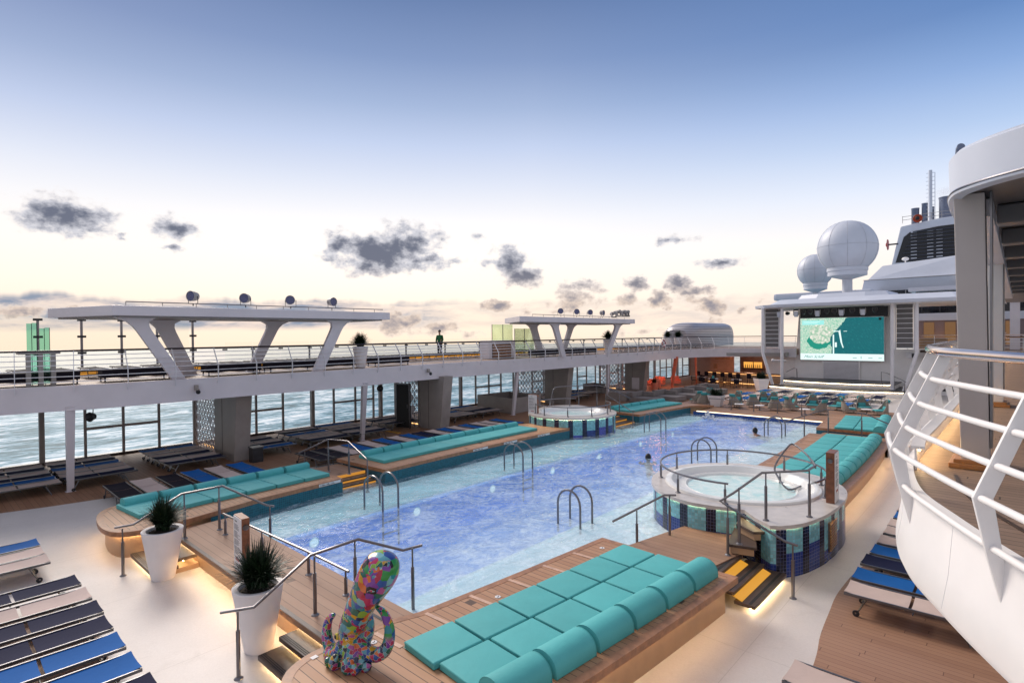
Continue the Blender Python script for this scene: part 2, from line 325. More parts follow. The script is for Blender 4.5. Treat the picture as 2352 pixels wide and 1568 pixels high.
# ------------------------------------------------------------------ mesh building
class MB:
    def __init__(s): s.v = []; s.f = []; s.mi = []; s.uv = {}
    def add(s, vs, fs, mi=0):
        o = len(s.v); s.v += [tuple(v) for v in vs]; s.f += [tuple(i + o for i in f) for f in fs]; s.mi += [mi] * len(fs); return s
    def box(s, c, d, rz=0, mi=0, rx=0, ry=0):
        hx, hy, hz = d[0] / 2, d[1] / 2, d[2] / 2
        Mt = Matrix.Rotation(rz, 3, 'Z') @ Matrix.Rotation(ry, 3, 'Y') @ Matrix.Rotation(rx, 3, 'X')
        vs = [Vector(c) + Mt @ Vector((sx * hx, sy * hy, sz * hz)) for sx in (-1, 1) for sy in (-1, 1) for sz in (-1, 1)]
        return s.add(vs, [(0, 1, 3, 2), (4, 6, 7, 5), (0, 4, 5, 1), (2, 3, 7, 6), (0, 2, 6, 4), (1, 5, 7, 3)], mi)
    def bb(s, x0, x1, y0, y1, z0, z1, mi=0): return s.box(((x0 + x1) / 2, (y0 + y1) / 2, (z0 + z1) / 2), (abs(x1 - x0), abs(y1 - y0), abs(z1 - z0)), 0, mi)
    def prism(s, poly, z0, z1, mi=0, poly2=None):
        n = len(poly); p2 = poly2 or poly
        vs = [(x, y, z0) for x, y in poly] + [(x, y, z1) for x, y in p2]
        fs = [tuple(reversed(range(n))), tuple(range(n, 2 * n))] + [(i, (i + 1) % n, n + (i + 1) % n, n + i) for i in range(n)]
        return s.add(vs, fs, mi)
    def ext(s, pts, vec, mi=0):
        """polygon given by 3d points, extruded by a vector"""
        n = len(pts); vec = Vector(vec)
        vs = [Vector(p) for p in pts] + [Vector(p) + vec for p in pts]
        return s.add(vs, [tuple(reversed(range(n))), tuple(range(n, 2 * n))] + [(i, (i + 1) % n, n + (i + 1) % n, n + i) for i in range(n)], mi)
    def ring(s, out, inn, z0, z1, mi=0):
        n = len(out); vs = [(x, y, z1) for x, y in out] + [(x, y, z1) for x, y in inn] + [(x, y, z0) for x, y in out] + [(x, y, z0) for x, y in inn]
        fs = []
        for i in range(n):
            j = (i + 1) % n
            fs += [(i, j, n + j, n + i), (2 * n + i, 3 * n + i, 3 * n + j, 2 * n + j), (i, 2 * n + i, 2 * n + j, j), (n + i, n + j, 3 * n + j, 3 * n + i)]
        return s.add(vs, fs, mi)
    def tube(s, pts, r, n=8, closed=False, mi=0):
        P = [Vector(p) for p in pts]; k = len(P); rr = r if isinstance(r, (list, tuple)) else [r] * k
        up = Vector((0, 0, 1)); rings = []; ref = None
        for i in range(k):
            a = P[(i - 1) % k] if (i > 0 or closed) else P[i]; c = P[(i + 1) % k] if (i < k - 1 or closed) else P[i]
            d = (c - a).normalized()
            if ref is None:
                ref = d.cross(up); 
                if ref.length < .05: ref = d.cross(Vector((1, 0, 0)))
                ref.normalize()
            ref = (ref - d * ref.dot(d)); 
            ref = ref.normalized() if ref.length > 1e-4 else d.orthogonal().normalized()
            q = d.cross(ref)
            rings.append([P[i] + (ref * math.cos(2 * PI * j / n) + q * math.sin(2 * PI * j / n)) * rr[i] for j in range(n)])
        vs = [v for rg in rings for v in rg]; fs = []
        m = k if closed else k - 1
        for i in range(m):
            i2 = (i + 1) % k
            for j in range(n): fs.append((i * n + j, i * n + (j + 1) % n, i2 * n + (j + 1) % n, i2 * n + j))
        if not closed: fs += [tuple(reversed(range(n))), tuple((k - 1) * n + j for j in range(n))]
        return s.add(vs, fs, mi)
    def lathe(s, prof, c=(0, 0, 0), n=24, mi=0, sx=1, sy=1, a0=0, a1=2 * PI):
        full = abs(a1 - a0 - 2 * PI) < 1e-6; m = n if full else n + 1; vs = []; fs = []
        for r, z in prof:
            for j in range(m):
                a = a0 + (a1 - a0) * j / n; vs.append((c[0] + r * sx * math.cos(a), c[1] + r * sy * math.sin(a), c[2] + z))
        for i in range(len(prof) - 1):
            for j in range(n):
                j2 = (j + 1) % m; fs.append((i * m + j, i * m + j2, (i + 1) * m + j2, (i + 1) * m + j))
        return s.add(vs, fs, mi)
    def ball(s, c, r, nu=16, nv=10, mi=0):
        rx, ry, rz = r if isinstance(r, (tuple, list)) else (r, r, r)
        prof = [(max(math.sin(PI * i / nv), 1e-4), -math.cos(PI * i / nv) * rz) for i in range(nv + 1)]
        return s.lathe(prof, c, nu, mi, rx, ry)
    def build(s, name, mat, parent=None, smooth=False, bevel=0, bseg=2, off=True):
        me = bpy.data.meshes.new(name); vs = s.v
        if parent is not None and off:
            L = parent.matrix_world.translation if False else Vector(parent.get('_o', (0, 0, 0)))
            vs = [(x - L.x, y - L.y, z - L.z) for x, y, z in vs]
        me.from_pydata(vs, [], s.f)
        mats = mat if isinstance(mat, (list, tuple)) else [mat]
        for mm in mats: me.materials.append(mm)
        if len(mats) > 1: me.polygons.foreach_set('material_index', s.mi)
        if s.uv:
            ul = me.uv_layers.new(name='UVMap')
            for pi, uvs in s.uv.items():
                for k, li in enumerate(me.polygons[pi].loop_indices): ul.data[li].uv = uvs[k]
        bm = bmesh.new(); bm.from_mesh(me)
        if not s.uv: bmesh.ops.recalc_face_normals(bm, faces=bm.faces)
        if bevel:
            es = [e for e in bm.edges if len(e.link_faces) == 2 and e.calc_face_angle(0) > R_(30)]
            bmesh.ops.bevel(bm, geom=es, offset=bevel, segments=bseg, profile=.6, affect='EDGES', clamp_overlap=True)
        bm.to_mesh(me); bm.free()
        if smooth:
            me.polygons.foreach_set('use_smooth', [True] * len(me.polygons))
            try: me.set_sharp_from_angle(angle=R_(40))
            except Exception: pass
        o = bpy.data.objects.new(name, me); COL.objects.link(o)
        if parent is not None:
            o.parent = parent
        return o
def thing(name, label, cat, loc=(0, 0, 0), rz=0, group=None, local=False):
    o = bpy.data.objects.new(name, None); COL.objects.link(o); o.location = loc; o.rotation_euler = (0, 0, rz); o.empty_display_size = .2
    o['label'] = label; o['category'] = cat
    if group: o['group'] = group
    o['_o'] = (0, 0, 0) if local else tuple(float(c) for c in loc)
    return o
def tag(o, label, cat, group=None):
    o['label'] = label; o['category'] = cat
    if group: o['group'] = group
    return o
def struct(o): o['kind'] = 'structure'; return o
def stuff(o, label=None, cat=None):
    o['kind'] = 'stuff'
    if label: o['label'] = label; o['category'] = cat
    return o
def dup(root, loc, rz=0, label=None, group=None, scale=None):
    r = root.copy(); COL.objects.link(r); r.location = loc; r.rotation_euler = (0, 0, rz)
    if label: r['label'] = label
    if group: r['group'] = group
    if scale: r.scale = scale
    for ch in list(root.children):
        c = ch.copy(); COL.objects.link(c); c.parent = r
        for g in ch.children:
            d = g.copy(); COL.objects.link(d); d.parent = c
    return r
PROTO = {}
def inst(key, maker, loc, rz, label, group=None, scale=None):
    """first call moves the prototype itself; later calls copy it"""
    if key not in PROTO:
        o = maker(); PROTO[key] = o; o.location = loc; o.rotation_euler = (0, 0, rz); o['label'] = label
        if group: o['group'] = group
        if scale: o.scale = scale
        return o
    return dup(PROTO[key], loc, rz, label, group, scale or (1, 1, 1))
ORD = ['first', 'second', 'third', 'fourth', 'fifth', 'sixth', 'seventh', 'eighth', 'ninth', 'tenth', 'eleventh', 'twelfth', 'thirteenth', 'fourteenth', 'fifteenth', 'sixteenth', 'seventeenth', 'eighteenth', 'nineteenth', 'twentieth'] + ['twenty ' + q for q in ['first', 'second', 'third', 'fourth', 'fifth', 'sixth', 'seventh', 'eighth', 'ninth']] + ['thirtieth'] + ['thirty ' + q for q in ['first', 'second', 'third', 'fourth', 'fifth', 'sixth', 'seventh', 'eighth', 'ninth']]
def curve(pts, k=6, closed=False):
    """Catmull-Rom through the points"""
    P = [Vector(p) for p in pts]; n = len(P); out = []
    rng = range(n) if closed else range(n - 1)
    for i in rng:
        a = P[(i - 1) % n] if (closed or i > 0) else P[i]; b_ = P[i]; c = P[(i + 1) % n]; d = P[(i + 2) % n] if (closed or i + 2 < n) else c
        for j in range(k):
            u = j / k
            out.append(.5 * ((2 * b_) + (c - a) * u + (2 * a - 5 * b_ + 4 * c - d) * u * u + (3 * b_ - a - 3 * c + d) * u ** 3))
    if not closed: out.append(P[-1])
    return out
def text(s, size, loc, M3, mat, parent=None, name='lettering', ext=.002, shear=0, align='LEFT'):
    cu = bpy.data.curves.new(name, 'FONT'); cu.body = s; cu.size = size; cu.extrude = ext; cu.shear = shear; cu.align_x = align
    tmp = bpy.data.objects.new('tmp', cu); COL.objects.link(tmp)
    dg = bpy.context.evaluated_depsgraph_get(); me = bpy.data.meshes.new_from_object(tmp.evaluated_get(dg))
    bpy.data.objects.remove(tmp)
    me.transform(Matrix.Translation(Vector(loc) - (Vector(parent.get('_o', (0, 0, 0))) if parent else Vector())) @ M3.to_4x4())
    me.materials.clear(); me.materials.append(mat)
    o = bpy.data.objects.new(name, me); COL.objects.link(o)
    if parent: o.parent = parent
    return o
def inset(poly, d):
    """move a counter-clockwise polygon inwards"""
    n = len(poly); out = []
    for i in range(n):
        a = Vector(poly[i - 1]).to_2d(); b_ = Vector(poly[i]).to_2d(); c = Vector(poly[(i + 1) % n]).to_2d()
        e1 = (b_ - a).normalized(); e2 = (c - b_).normalized()
        n1 = Vector((-e1.y, e1.x)); n2 = Vector((-e2.y, e2.x)); q = (n1 + n2)
        q = q.normalized() if q.length > 1e-3 else n1
        k = d / max(.45, q.dot(n1)); out.append((b_.x + q.x * k, b_.y + q.y * k))
    return out
def ccw(poly):
    a = sum(poly[i][0] * poly[(i + 1) % len(poly)][1] - poly[(i + 1) % len(poly)][0] * poly[i][1] for i in range(len(poly)))
    return list(poly) if a > 0 else list(reversed(poly))

# ------------------------------------------------------------------ sea and main deck
mb = MB(); N = 96
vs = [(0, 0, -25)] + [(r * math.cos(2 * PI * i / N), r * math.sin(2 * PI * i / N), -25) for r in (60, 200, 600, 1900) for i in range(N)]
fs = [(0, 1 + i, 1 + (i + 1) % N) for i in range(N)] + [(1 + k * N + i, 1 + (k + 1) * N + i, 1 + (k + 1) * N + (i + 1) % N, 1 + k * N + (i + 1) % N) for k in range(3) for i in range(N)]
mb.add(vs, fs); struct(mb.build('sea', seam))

POOLX0, POOLX1 = -15.6, -5.4
def XI_R(y): return -6.2 - .0045 * (y - 17) ** 2      # pool side edge of the right platforms
def XO_R(y): return -3.4 - .0040 * (y - 17) ** 2
def XI_L(y): return -15.1 + .0045 * (y - 17) ** 2
def XO_L(y): return -17.75 + .0040 * (y - 17) ** 2
# main deck with an opening for the basin
mb = MB()
for x0, x1, y0, y1 in ((-28.2, POOLX0, -6, 62), (POOLX1, 9, -6, 62), (POOLX0, POOLX1, -6, 5.0), (POOLX0, POOLX1, 30.7, 62)): mb.bb(x0, x1, y0, y1, -.25, 0)
struct(mb.build('main_deck', floorm))
struct(MB().bb(-29, -28.2, -8, 64, -24.5, -.02).build('hull_side', white))
mb = MB(); e = [(-28.15, -6), (-21.3, -6), (-21.3, 1), (-21.15, 1.9), (-20.9, 2.8), (-20.65, 4.2), (-20.1, 6.8), (-19.6, 9.8), (-19.45, 12), (-19.45, 24), (-19.8, 30), (-19.4, 34), (-18, 36.2), (-15.9, 37.2), (-15.9, 60), (-28.15, 60)]
mb.prism(e, .001, .006); struct(mb.build('teak_deck', teakY))
mb = MB(); e = [(-12.9, -6), (-12.9, 1.7), (-12.2, 2.02), (-11.3, 2.12), (-10.4, 2.08), (-9.5, 1.9), (-8.9, 1.5), (-8.7, -6)]
mb.prism(e, .001, .006); struct(mb.build('brown_deck_patch', brownX))
mb = MB(); e = [tuple(v)[:2] for v in curve([(-1.95, 4, 0), (-2.12, 7.5, 0), (-2.24, 9.02, 0), (-2.36, 9.83, 0), (-2.44, 10.73, 0), (-2.5, 11.71, 0), (-2.42, 13.2, 0), (-2.1, 14.6, 0), (-1.3, 15.3, 0)], 5)] + [(3, 15.5), (3, 4)]
mb.prism(ccw(e), .001, .006); struct(mb.build('brown_deck', brownX))

# ------------------------------------------------------------------ pool basin and water
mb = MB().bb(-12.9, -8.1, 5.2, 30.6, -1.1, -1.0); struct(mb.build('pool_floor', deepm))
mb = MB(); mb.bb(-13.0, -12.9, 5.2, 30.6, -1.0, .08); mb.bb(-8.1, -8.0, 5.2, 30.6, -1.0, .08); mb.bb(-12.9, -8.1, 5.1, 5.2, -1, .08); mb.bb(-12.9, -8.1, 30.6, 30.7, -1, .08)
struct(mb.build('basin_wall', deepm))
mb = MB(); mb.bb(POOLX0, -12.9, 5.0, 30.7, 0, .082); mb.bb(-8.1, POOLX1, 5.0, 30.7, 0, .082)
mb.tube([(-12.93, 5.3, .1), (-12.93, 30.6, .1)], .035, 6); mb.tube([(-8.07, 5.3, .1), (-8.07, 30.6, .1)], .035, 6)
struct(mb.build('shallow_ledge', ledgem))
mb = MB(); nx, ny = 90, 220
def wz(x, y): return .2 + .014 * math.sin(2.1 * x + 1.3 * math.sin(y * .9)) + .012 * math.sin(1.7 * y + 2 * math.sin(x * .8)) + .007 * math.sin(4.3 * x - 3.7 * y) + random.uniform(-.004, .004)
vs = [(POOLX0 + (POOLX1 - POOLX0) * i / nx, 5.0 + 25.65 * j / ny, 0) for j in range(ny + 1) for i in range(nx + 1)]
vs = [(x, y, wz(x, y)) for x, y, _ in vs]
mb.add(vs, [(j * (nx + 1) + i, j * (nx + 1) + i + 1, (j + 1) * (nx + 1) + i + 1, (j + 1) * (nx + 1) + i) for j in range(ny) for i in range(nx)])
struct(mb.build('pool_water', poolw, smooth=True))
uwl = M_emit('underwater_lamp_glass', (.7, .85, 1), .9)
for i, y in enumerate((6.8, 9.97, 13.1, 16.3, 19.4, 22.8, 26)):
    t_ = thing('underwater_lamp', 'round lit underwater lamp under the left ladders, %s from the near end of the pool' % ORD[i], 'lamp', (-12.88, y, -.22), 0, 'underwater lamps along the left pool wall', local=True)
    mb = MB(); mb.lathe([(.001, .02), (.085, .018), (.11, 0)], (0, 0, 0), 18); mb.v = [(z_, x_, y_) for x_, y_, z_ in mb.v]; mb.build('lens', uwl, t_)
    mb = MB(); mb.lathe([(.11, 0), (.12, .01), (.135, 0)], (0, 0, 0), 18); mb.v = [(z_, x_, y_) for x_, y_, z_ in mb.v]; mb.build('ring', ledgem, t_)
# jet of water breaking the surface at the far end
mb = MB(); 
for k in range(60):
    a = random.uniform(0, 2 * PI); r = abs(random.gauss(0, .28)); mb.ball((-12.4 + r * math.cos(a), 29.2 + r * math.sin(a), .2 + random.uniform(0, .5) * math.exp(-r * 3)), random.uniform(.02, .07), 6, 4)
stuff(mb.build('splash', acryl, smooth=True), 'white splash of a water jet at the far end of the pool', 'splash')

# ------------------------------------------------------------------ platforms
def wall_uv(mb, path, z0, z1, mi=0, u0=0):
    """upright band with a UV map in metres"""
    u = u0
    for a, b_ in zip(path[:-1], path[1:]):
        L = math.hypot(b_[0] - a[0], b_[1] - a[1]); k = len(mb.f)
        mb.add([(a[0], a[1], z0), (b_[0], b_[1], z0), (b_[0], b_[1], z1), (a[0], a[1], z1)], [(0, 1, 2, 3)], mi)
        mb.uv[k] = [(u, z0 + 5), (u + L, z0 + 5), (u + L, z1 + 5), (u, z1 + 5)]; u += L
def xy(pts): return [(p[0], p[1]) for p in pts]
def platform(name, label, poly, tilepath, z=.62, ledpath=None, ribs=None, divs=None):
    poly = ccw(poly); cx_ = sum(p[0] for p in poly) / len(poly); cy_ = sum(p[1] for p in poly) / len(poly)
    t_ = thing(name, label, 'platform', (cx_, cy_, 0))
    i1 = inset(poly, .13)
    mb = MB(); mb.ring(poly, i1, z - .11, z); mb.build('coping', copem, t_)
    mb = MB(); mb.prism(i1, z - .08, z - .004); mb.build('deck_top', teak, t_)
    mb = MB(); mb.prism(inset(poly, .16), .0, z - .081); mb.build('skirt', skirtm, t_)
    if divs:
        for (x0, y0, x1, y1) in divs:
            d = Vector((x1 - x0, y1 - y0)); L = d.length; MB().box(((x0 + x1) / 2, (y0 + y1) / 2, z - .001), (L, .07, .008), math.atan2(d.y, d.x)).build('divider_board', divm, t_)
    if tilepath:
        mb = MB(); wall_uv(mb, tilepath, -.3, z - .11); mb.build('mosaic_wall', tile_w, t_)
    if ledpath:
        mb = MB(); mb.tube([(x_, y_, z - .122) for x_, y_ in ledpath], .009, 5); mb.build('led_strip', led, t_)
    return t_
arcR = lambda f, y0, y1, n=14: [(f(y0 + (y1 - y0) * i / n), y0 + (y1 - y0) * i / n) for i in range(n + 1)]
# near right platform
nearR = xy(curve([(-6.95, 4.9, 0), (-7.03, 4.1, 0), (-7.02, 3.55, 0), (-6.8, 3.15, 0), (-6.3, 2.92, 0), (-5.4, 2.9, 0), (-4.7, 3.05, 0), (-4.3, 3.4, 0), (-4.12, 4.0, 0)], 4)) + arcR(XO_R, 4.6, 9.72, 8) + [(-6.43, 9.78)] + arcR(XI_R, 9.4, 5.3, 6)
outl = [(XO_R(y) - .09, y) for y in [4.2 + i * .55 for i in range(11)]]
end = [(x_, y_) for x_, y_ in inset(ccw(nearR), .1) if y_ < 4.2]
platform('sunbathing_platform', 'teak platform with square teal cushions nearest the camera, colourful octopus on its rounded end', nearR, arcR(lambda y: XI_R(y) - .0, 5.2, 9.8, 8) + [(-3.9, 9.8)], ledpath=[(x_ - .045, y_) for x_, y_ in outl],
         divs=[(XI_R(y) + .1, y, XO_R(y) - 2.2, y + .03) for y in (4.5, 5.34, 6.18, 7.03, 7.88, 8.72)])
far1 = arcR(XI_R, 16.5, 25.6) + [(-3.75, 25.6)] + arcR(XO_R, 25.6, 15.6)
platform('sunbathing_platform', 'long curved teak platform with teal cushions behind the near right whirlpool', far1, arcR(XI_R, 16.5, 25.6) + [(-3.9, 25.6)], ledpath=[(XO_R(y) - .09, y) for y in [15.8 + i * .6 for i in range(17)]],
         divs=[(XI_R(y) + .1, y, XO_R(y) - 2.2, y + .0) for y in [17.2 + .84 * i for i in range(10)]])
far2 = arcR(XI_R, 27.25, 32.2) + [(-4.6, 32.2)] + arcR(XO_R, 31.4, 27.25)
platform('sunbathing_platform', 'short far right teak platform with teal cushions by the far end of the pool', far2, [(-6.67, 27.25), (-4.0, 27.25)], ledpath=[(XO_R(y) - .09, y) for y in [27.4 + i * .6 for i in range(8)]],
         divs=[(XI_R(y) + .1, y, XO_R(y) - 2.2, y + .0) for y in [27.5 + .84 * i for i in range(5)]])
pl1 = xy(curve([(-14.4, 4.4, 0), (-14.38, 3.62, 0), (-14.6, 3.15, 0), (-15.1, 2.98, 0), (-15.8, 3.0, 0), (-16.5, 3.15, 0), (-16.95, 3.5, 0), (-17.1, 4.2, 0)], 5)) + arcR(XO_L, 4.9, 8.85, 6) + [(-15.0, 8.85), (-14.8, 6.3)]
platform('sunbathing_platform', 'front left teak platform with rounded end beside the near tall white planter', pl1, [(-14.5, 5.0), (-14.81, 6.3), (-15.01, 8.86), (-17.4, 8.86)],
         ledpath=[p_ for p_ in inset(ccw(pl1), .1) if p_[1] < 4.6])
pl2 = arcR(XI_L, 10.3, 20.3) + [(-15.8, 20.6)] + [(-17.3, 20.2)] + arcR(XO_L, 19.6, 10.15)
platform('sunbathing_platform', 'long left teak platform with teal cushions ending at the left whirlpool', pl2, [(-17.4, 10.28)] + arcR(XI_L, 10.3, 20.3))
pl3 = arcR(XI_L, 26.0, 31.0) + [(-13.2, 31.9)] + [(-16.0, 32.3)] + arcR(XO_L, 31.5, 26.0)
platform('sunbathing_platform', 'far left teak platform with teal cushions beyond the left whirlpool', pl3, [(-17, 26.0)] + arcR(XI_L, 26.0, 31.0))
# near end deck and steps
t_ = thing('pool_end_deck', 'low brown plank deck across the near end of the pool', 'deck', (-10.7, 4.6, 0))
mb = MB(); mb.bb(-14.35, -7.05, 4.07, 5.42, .36, .45); mb.build('deck_boards', brownX2, t_, bevel=.008)
mb = MB(); mb.bb(-14.35, -6.9, 4.2, 5.36, .0, .355); mb.build('skirt', skirtm, t_)
mb = MB(); mb.bb(-14.3, -7.05, 4.165, 4.19, .34, .356); mb.build('led_strip', led, t_)
mb = MB(); mb.bb(-14.3, -7.05, 4.075, 4.15, .452, .456); mb.build('nosing', darkwood, t_)
mb = MB(); mb.bb(-7.9, -7.3, 4.95, 5.0, .452, .456); mb.build('drain_grille', darkmetal, t_)
def stepset(label, cx_, y0, w_, steps, led_=True):
    t2 = thing('steps', label, 'steps', (cx_, y0, 0))
    for k, (ya, yb, z_) in enumerate(steps):
        mb = MB(); mb.bb(cx_ - w_ / 2, cx_ + w_ / 2, ya, yb, z_ - .07, z_); 
        mb.build('tread', darkwood, t2, bevel=.006)
        mb = MB(); [mb.bb(cx_ - w_ / 2 + .01, cx_ + w_ / 2 - .01, ya + .03 + q * .03, ya + .042 + q * .03, z_ + .001, z_ + .004) for q in range(3)]; mb.build('grip_strip', blackm, t2)
        mb = MB(); mb.bb(cx_ - w_ / 2 + .02, cx_ + w_ / 2 - .02, ya + .13, ya + .15, z_ - .085, z_ - .072); mb.build('led_strip', led, t2)
    mb = MB(); mb.bb(cx_ - w_ / 2 + .03, cx_ + w_ / 2 - .03, y0 + .3, 4.19, 0, steps[0][2] - .072); mb.build('riser', skirtm, t2)
    return t2
stepset('two dark wooden steps with warm light beside the octopus', -7.85, 3.45, .95, [(3.48, 3.85, .16), (3.8, 4.15, .31)])
stepset('dark wooden step half hidden behind the near tall white planter', -13.6, 3.3, 1.5, [(3.3, 3.8, .17), (3.75, 4.15, .31)])
# far end deck
t_ = thing('pool_end_deck', 'raised plank deck with wicker chairs across the far end of the pool', 'deck', (-10, 33, 0))
e = [(-13.4, 30.75), (-7.2, 30.75), (-7.2, 32.2), (-4.6, 32.3), (-4.6, 34.5), (-5.0, 36.0), (-7.5, 36.8), (-12, 36.9), (-15.8, 36.4), (-16.0, 32.4), (-13.3, 32.0)]
mb = MB(); mb.prism(e, .36, .45); mb.build('deck_boards', brownX2, t_)
mb = MB(); mb.prism(inset(e, .05), 0, .355); mb.build('skirt', skirtm, t_)
mb = MB(); mb.bb(-13.7, -7.1, 30.64, 30.72, .37, .405); mb.build('led_strip', ledline, t_)
mb = MB(); wall_uv(mb, [(-13.9, 30.66), (-7.0, 30.66)], -.5, .36); mb.build('mosaic_wall', tile_b, t_)
# intermediate decks and steps between platforms (left)
t_ = thing('steps', 'steps with amber lit risers between the two long left platforms', 'steps', (-16.2, 9.55, 0))
mb = MB(); mb.bb(-17.5, -15.95, 8.9, 10.22, .36, .45); mb.build('deck_boards', brownX2, t_)
for k in range(3):
    x0 = -15.9 + .3 * k; z_ = .37 - .1 * k
    mb = MB(); mb.bb(x0, x0 + .3, 8.9, 10.22, z_ - .04, z_); mb.build('tread', darkwood, t_)
    mb = MB(); mb.bb(x0 - .03, x0 - .01, 8.9, 10.22, z_ + .005, z_ + .09); mb.build('glow_riser', ledup, t_)
t_ = thing('steps', 'steps with amber lit risers between the left whirlpool and the far left platform', 'steps', (-15.6, 25.2, 0))
mb = MB(); mb.bb(-17.5, -15.9, 24.5, 25.95, .36, .45); mb.build('deck_boards', brownX2, t_)
for k in range(3):
    x0 = -15.9 + .45 * k; z_ = .37 - .1 * k
    mb = MB(); mb.bb(x0, x0 + .45, 24.0, 25.95, z_ - .04, z_); mb.build('tread', darkwood, t_)
    mb = MB(); mb.bb(x0 - .03, x0 - .01, 24.0, 25.95, z_ + .005, z_ + .09); mb.build('glow_riser', ledup, t_)
# deck beside the near right whirlpool with the three steps down to the beige floor
t_ = thing('whirlpool_deck', 'brown plank deck between the near cushions and the right whirlpool', 'deck', (-5, 10.8, 0))
e = [(-6.05, 10.05), (-6.0, 9.8), (-4.35, 9.8), (-4.1, 11.3), (-4.7, 12.4), (-5.6, 12.35), (-5.75, 11.6)]
mb = MB(); mb.prism(e, .36, .45); mb.build('deck_boards', brownX2, t_)
mb = MB(); mb.prism(inset(e, .04), 0, .355); mb.build('skirt', skirtm, t_)
t_ = thing('steps', 'dark steps with amber lit risers leading up to the right whirlpool deck', 'steps', (-3.9, 10.6, 0))
for k, (x0, x1, z_, y1) in enumerate(((-4.32, -4.08, .43, 11.2), (-4.08, -3.72, .29, 11.4), (-3.72, -3.36, .15, 11.55))):
    mb = MB(); mb.bb(x0, x1, 9.8, y1, z_ - .06, z_); mb.build('tread', darkwood, t_, bevel=.006)
    mb = MB(); mb.bb(x1 - .12, x1 - .07, 9.82, y1 - .02, z_ + .001, z_ + .004); mb.build('grip_strip', blackm, t_)
    if k < 2: MB().ext([(x1 - .05, 9.83, z_ - .065), (x1 + .13, 9.83, z_ - .132), (x1 + .13, 9.83, z_ - .138), (x1 - .05, 9.83, z_ - .075)], (0, y1 - 9.87, 0)).build('glow_riser', ledamb, t_)  # panel glows by itself, standing in for LED light on riser and tread
    else: MB().bb(x1 - .1, x1 - .08, 9.82, y1 - .02, .07, .085).build('led_strip', led, t_)

# ------------------------------------------------------------------ cushions
def join(o, mb):
    """add the piping seams of a cushion to its own mesh"""
    bm = bmesh.new(); bm.from_mesh(o.data); vs = [bm.verts.new(v) for v in mb.v]
    for f in mb.f:
        fc = bm.faces.new([vs[i] for i in f]); fc.smooth = True
    bm.to_mesh(o.data); bm.free()
def cushion_mesh(w_, l_, h_, name, m_=teal):
    mb = MB().box((0, 0, h_ / 2), (w_, l_, h_)); o = mb.build(name, m_, None, True, .022, 3)
    a, c = w_ / 2 - .002, l_ / 2 - .002; q = MB()
    for z_ in (.018, h_ - .02): q.tube([(-a, -c, z_), (a, -c, z_), (a, c, z_), (-a, c, z_)], .0065, 5, True)
    join(o, q); return o
def bolster_mesh(l_, w_, h_, name):
    """half round roll lying along Y with its flat side down"""
    pts = [(-w_ / 2, 0)] + [(-w_ / 2 * math.cos(PI * i / 12) - .0, .06 + (h_ - .06) * math.sin(PI * i / 12) ** .85) for i in range(13)] + [(w_ / 2, 0)]
    mb = MB(); mb.ext([(x_, -l_ / 2, z_) for x_, z_ in pts], (0, l_, 0)); o = mb.build(name, teal, None, True, .014, 2)
    q = MB(); [q.tube([(x_ * .995, s * (l_ / 2 - .006), z_ * .995) for x_, z_ in pts], .007, 5) for s in (-1, 1)]; join(o, q); return o
def put(proto, loc, rz, label, cat, group):
    o = proto if not proto.get('used') else proto.copy()
    if proto.get('used'): COL.objects.link(o)
    proto['used'] = 1; o.location = loc; o.rotation_euler = (0, 0, rz); o['label'] = label; o['category'] = cat; o['group'] = group
    return o
sq = cushion_mesh(.705, .80, .10, 'seat_cushion'); bo = bolster_mesh(.77, .47, .28, 'back_bolster')
def rowsR(y0, n, where, grp):
    for i in range(n):
        y = y0 + .42 + .842 * i; sl = -.008 * (y - 17); rz = -math.atan(sl)
        for c_, dx in ((0, 1.80), (1, 1.06)):
            put(sq, (XO_R(y) - dx, y, .618), rz, '%s square teal cushion, %s row from front, %s' % (('pool side', 'back side')[c_], ORD[i], where), 'cushion', 'square teal cushions on ' + grp)
        put(bo, (XO_R(y) - .48, y, .618), rz, '%s teal back bolster from front, %s' % (ORD[i], where), 'bolster', 'teal bolsters on ' + grp)
rowsR(4.48, 6, 'nearest platform', 'the near right platform')
rowsR(17.0, 10, 'platform behind right whirlpool', 'the long right platform')
rowsR(27.3, 5, 'short far right platform', 'the short far right platform')
def longpad():
    return MB().box((0, 0, .05), (1.42, .81, .10)).box((.0, 0, .1005), (.008, .79, .004)).build('long_cushion', teal, None, True, .02, 2)
lp = longpad(); bl = bolster_mesh(.77, .30, .17, 'back_bolster')
def rowsL(y0, n, where, grp, pitch=.845):
    for i in range(n):
        y = y0 + pitch * (i + .5); sl = .008 * (y - 17); rz = -math.atan(sl)
        xf = XI_L(y) - .72 if y > 9 else -15.32 - .03 * i
        put(lp, (xf - .72, y, .618), rz, 'long teal lying cushion, %s from the near end of %s' % (ORD[i], where), 'cushion', 'long teal cushions on ' + grp)
        put(bl, (xf - 1.27, y, .712), rz, 'teal head bolster, %s from the near end of %s' % (ORD[i], where), 'bolster', 'teal head bolsters on ' + grp)
rowsL(3.62, 6, 'the front left platform', 'the front left platform')
rowsL(10.75, 10, 'the long left platform', 'the long left platform', .82)
rowsL(26.4, 6, 'the far left platform', 'the far left platform', .84)
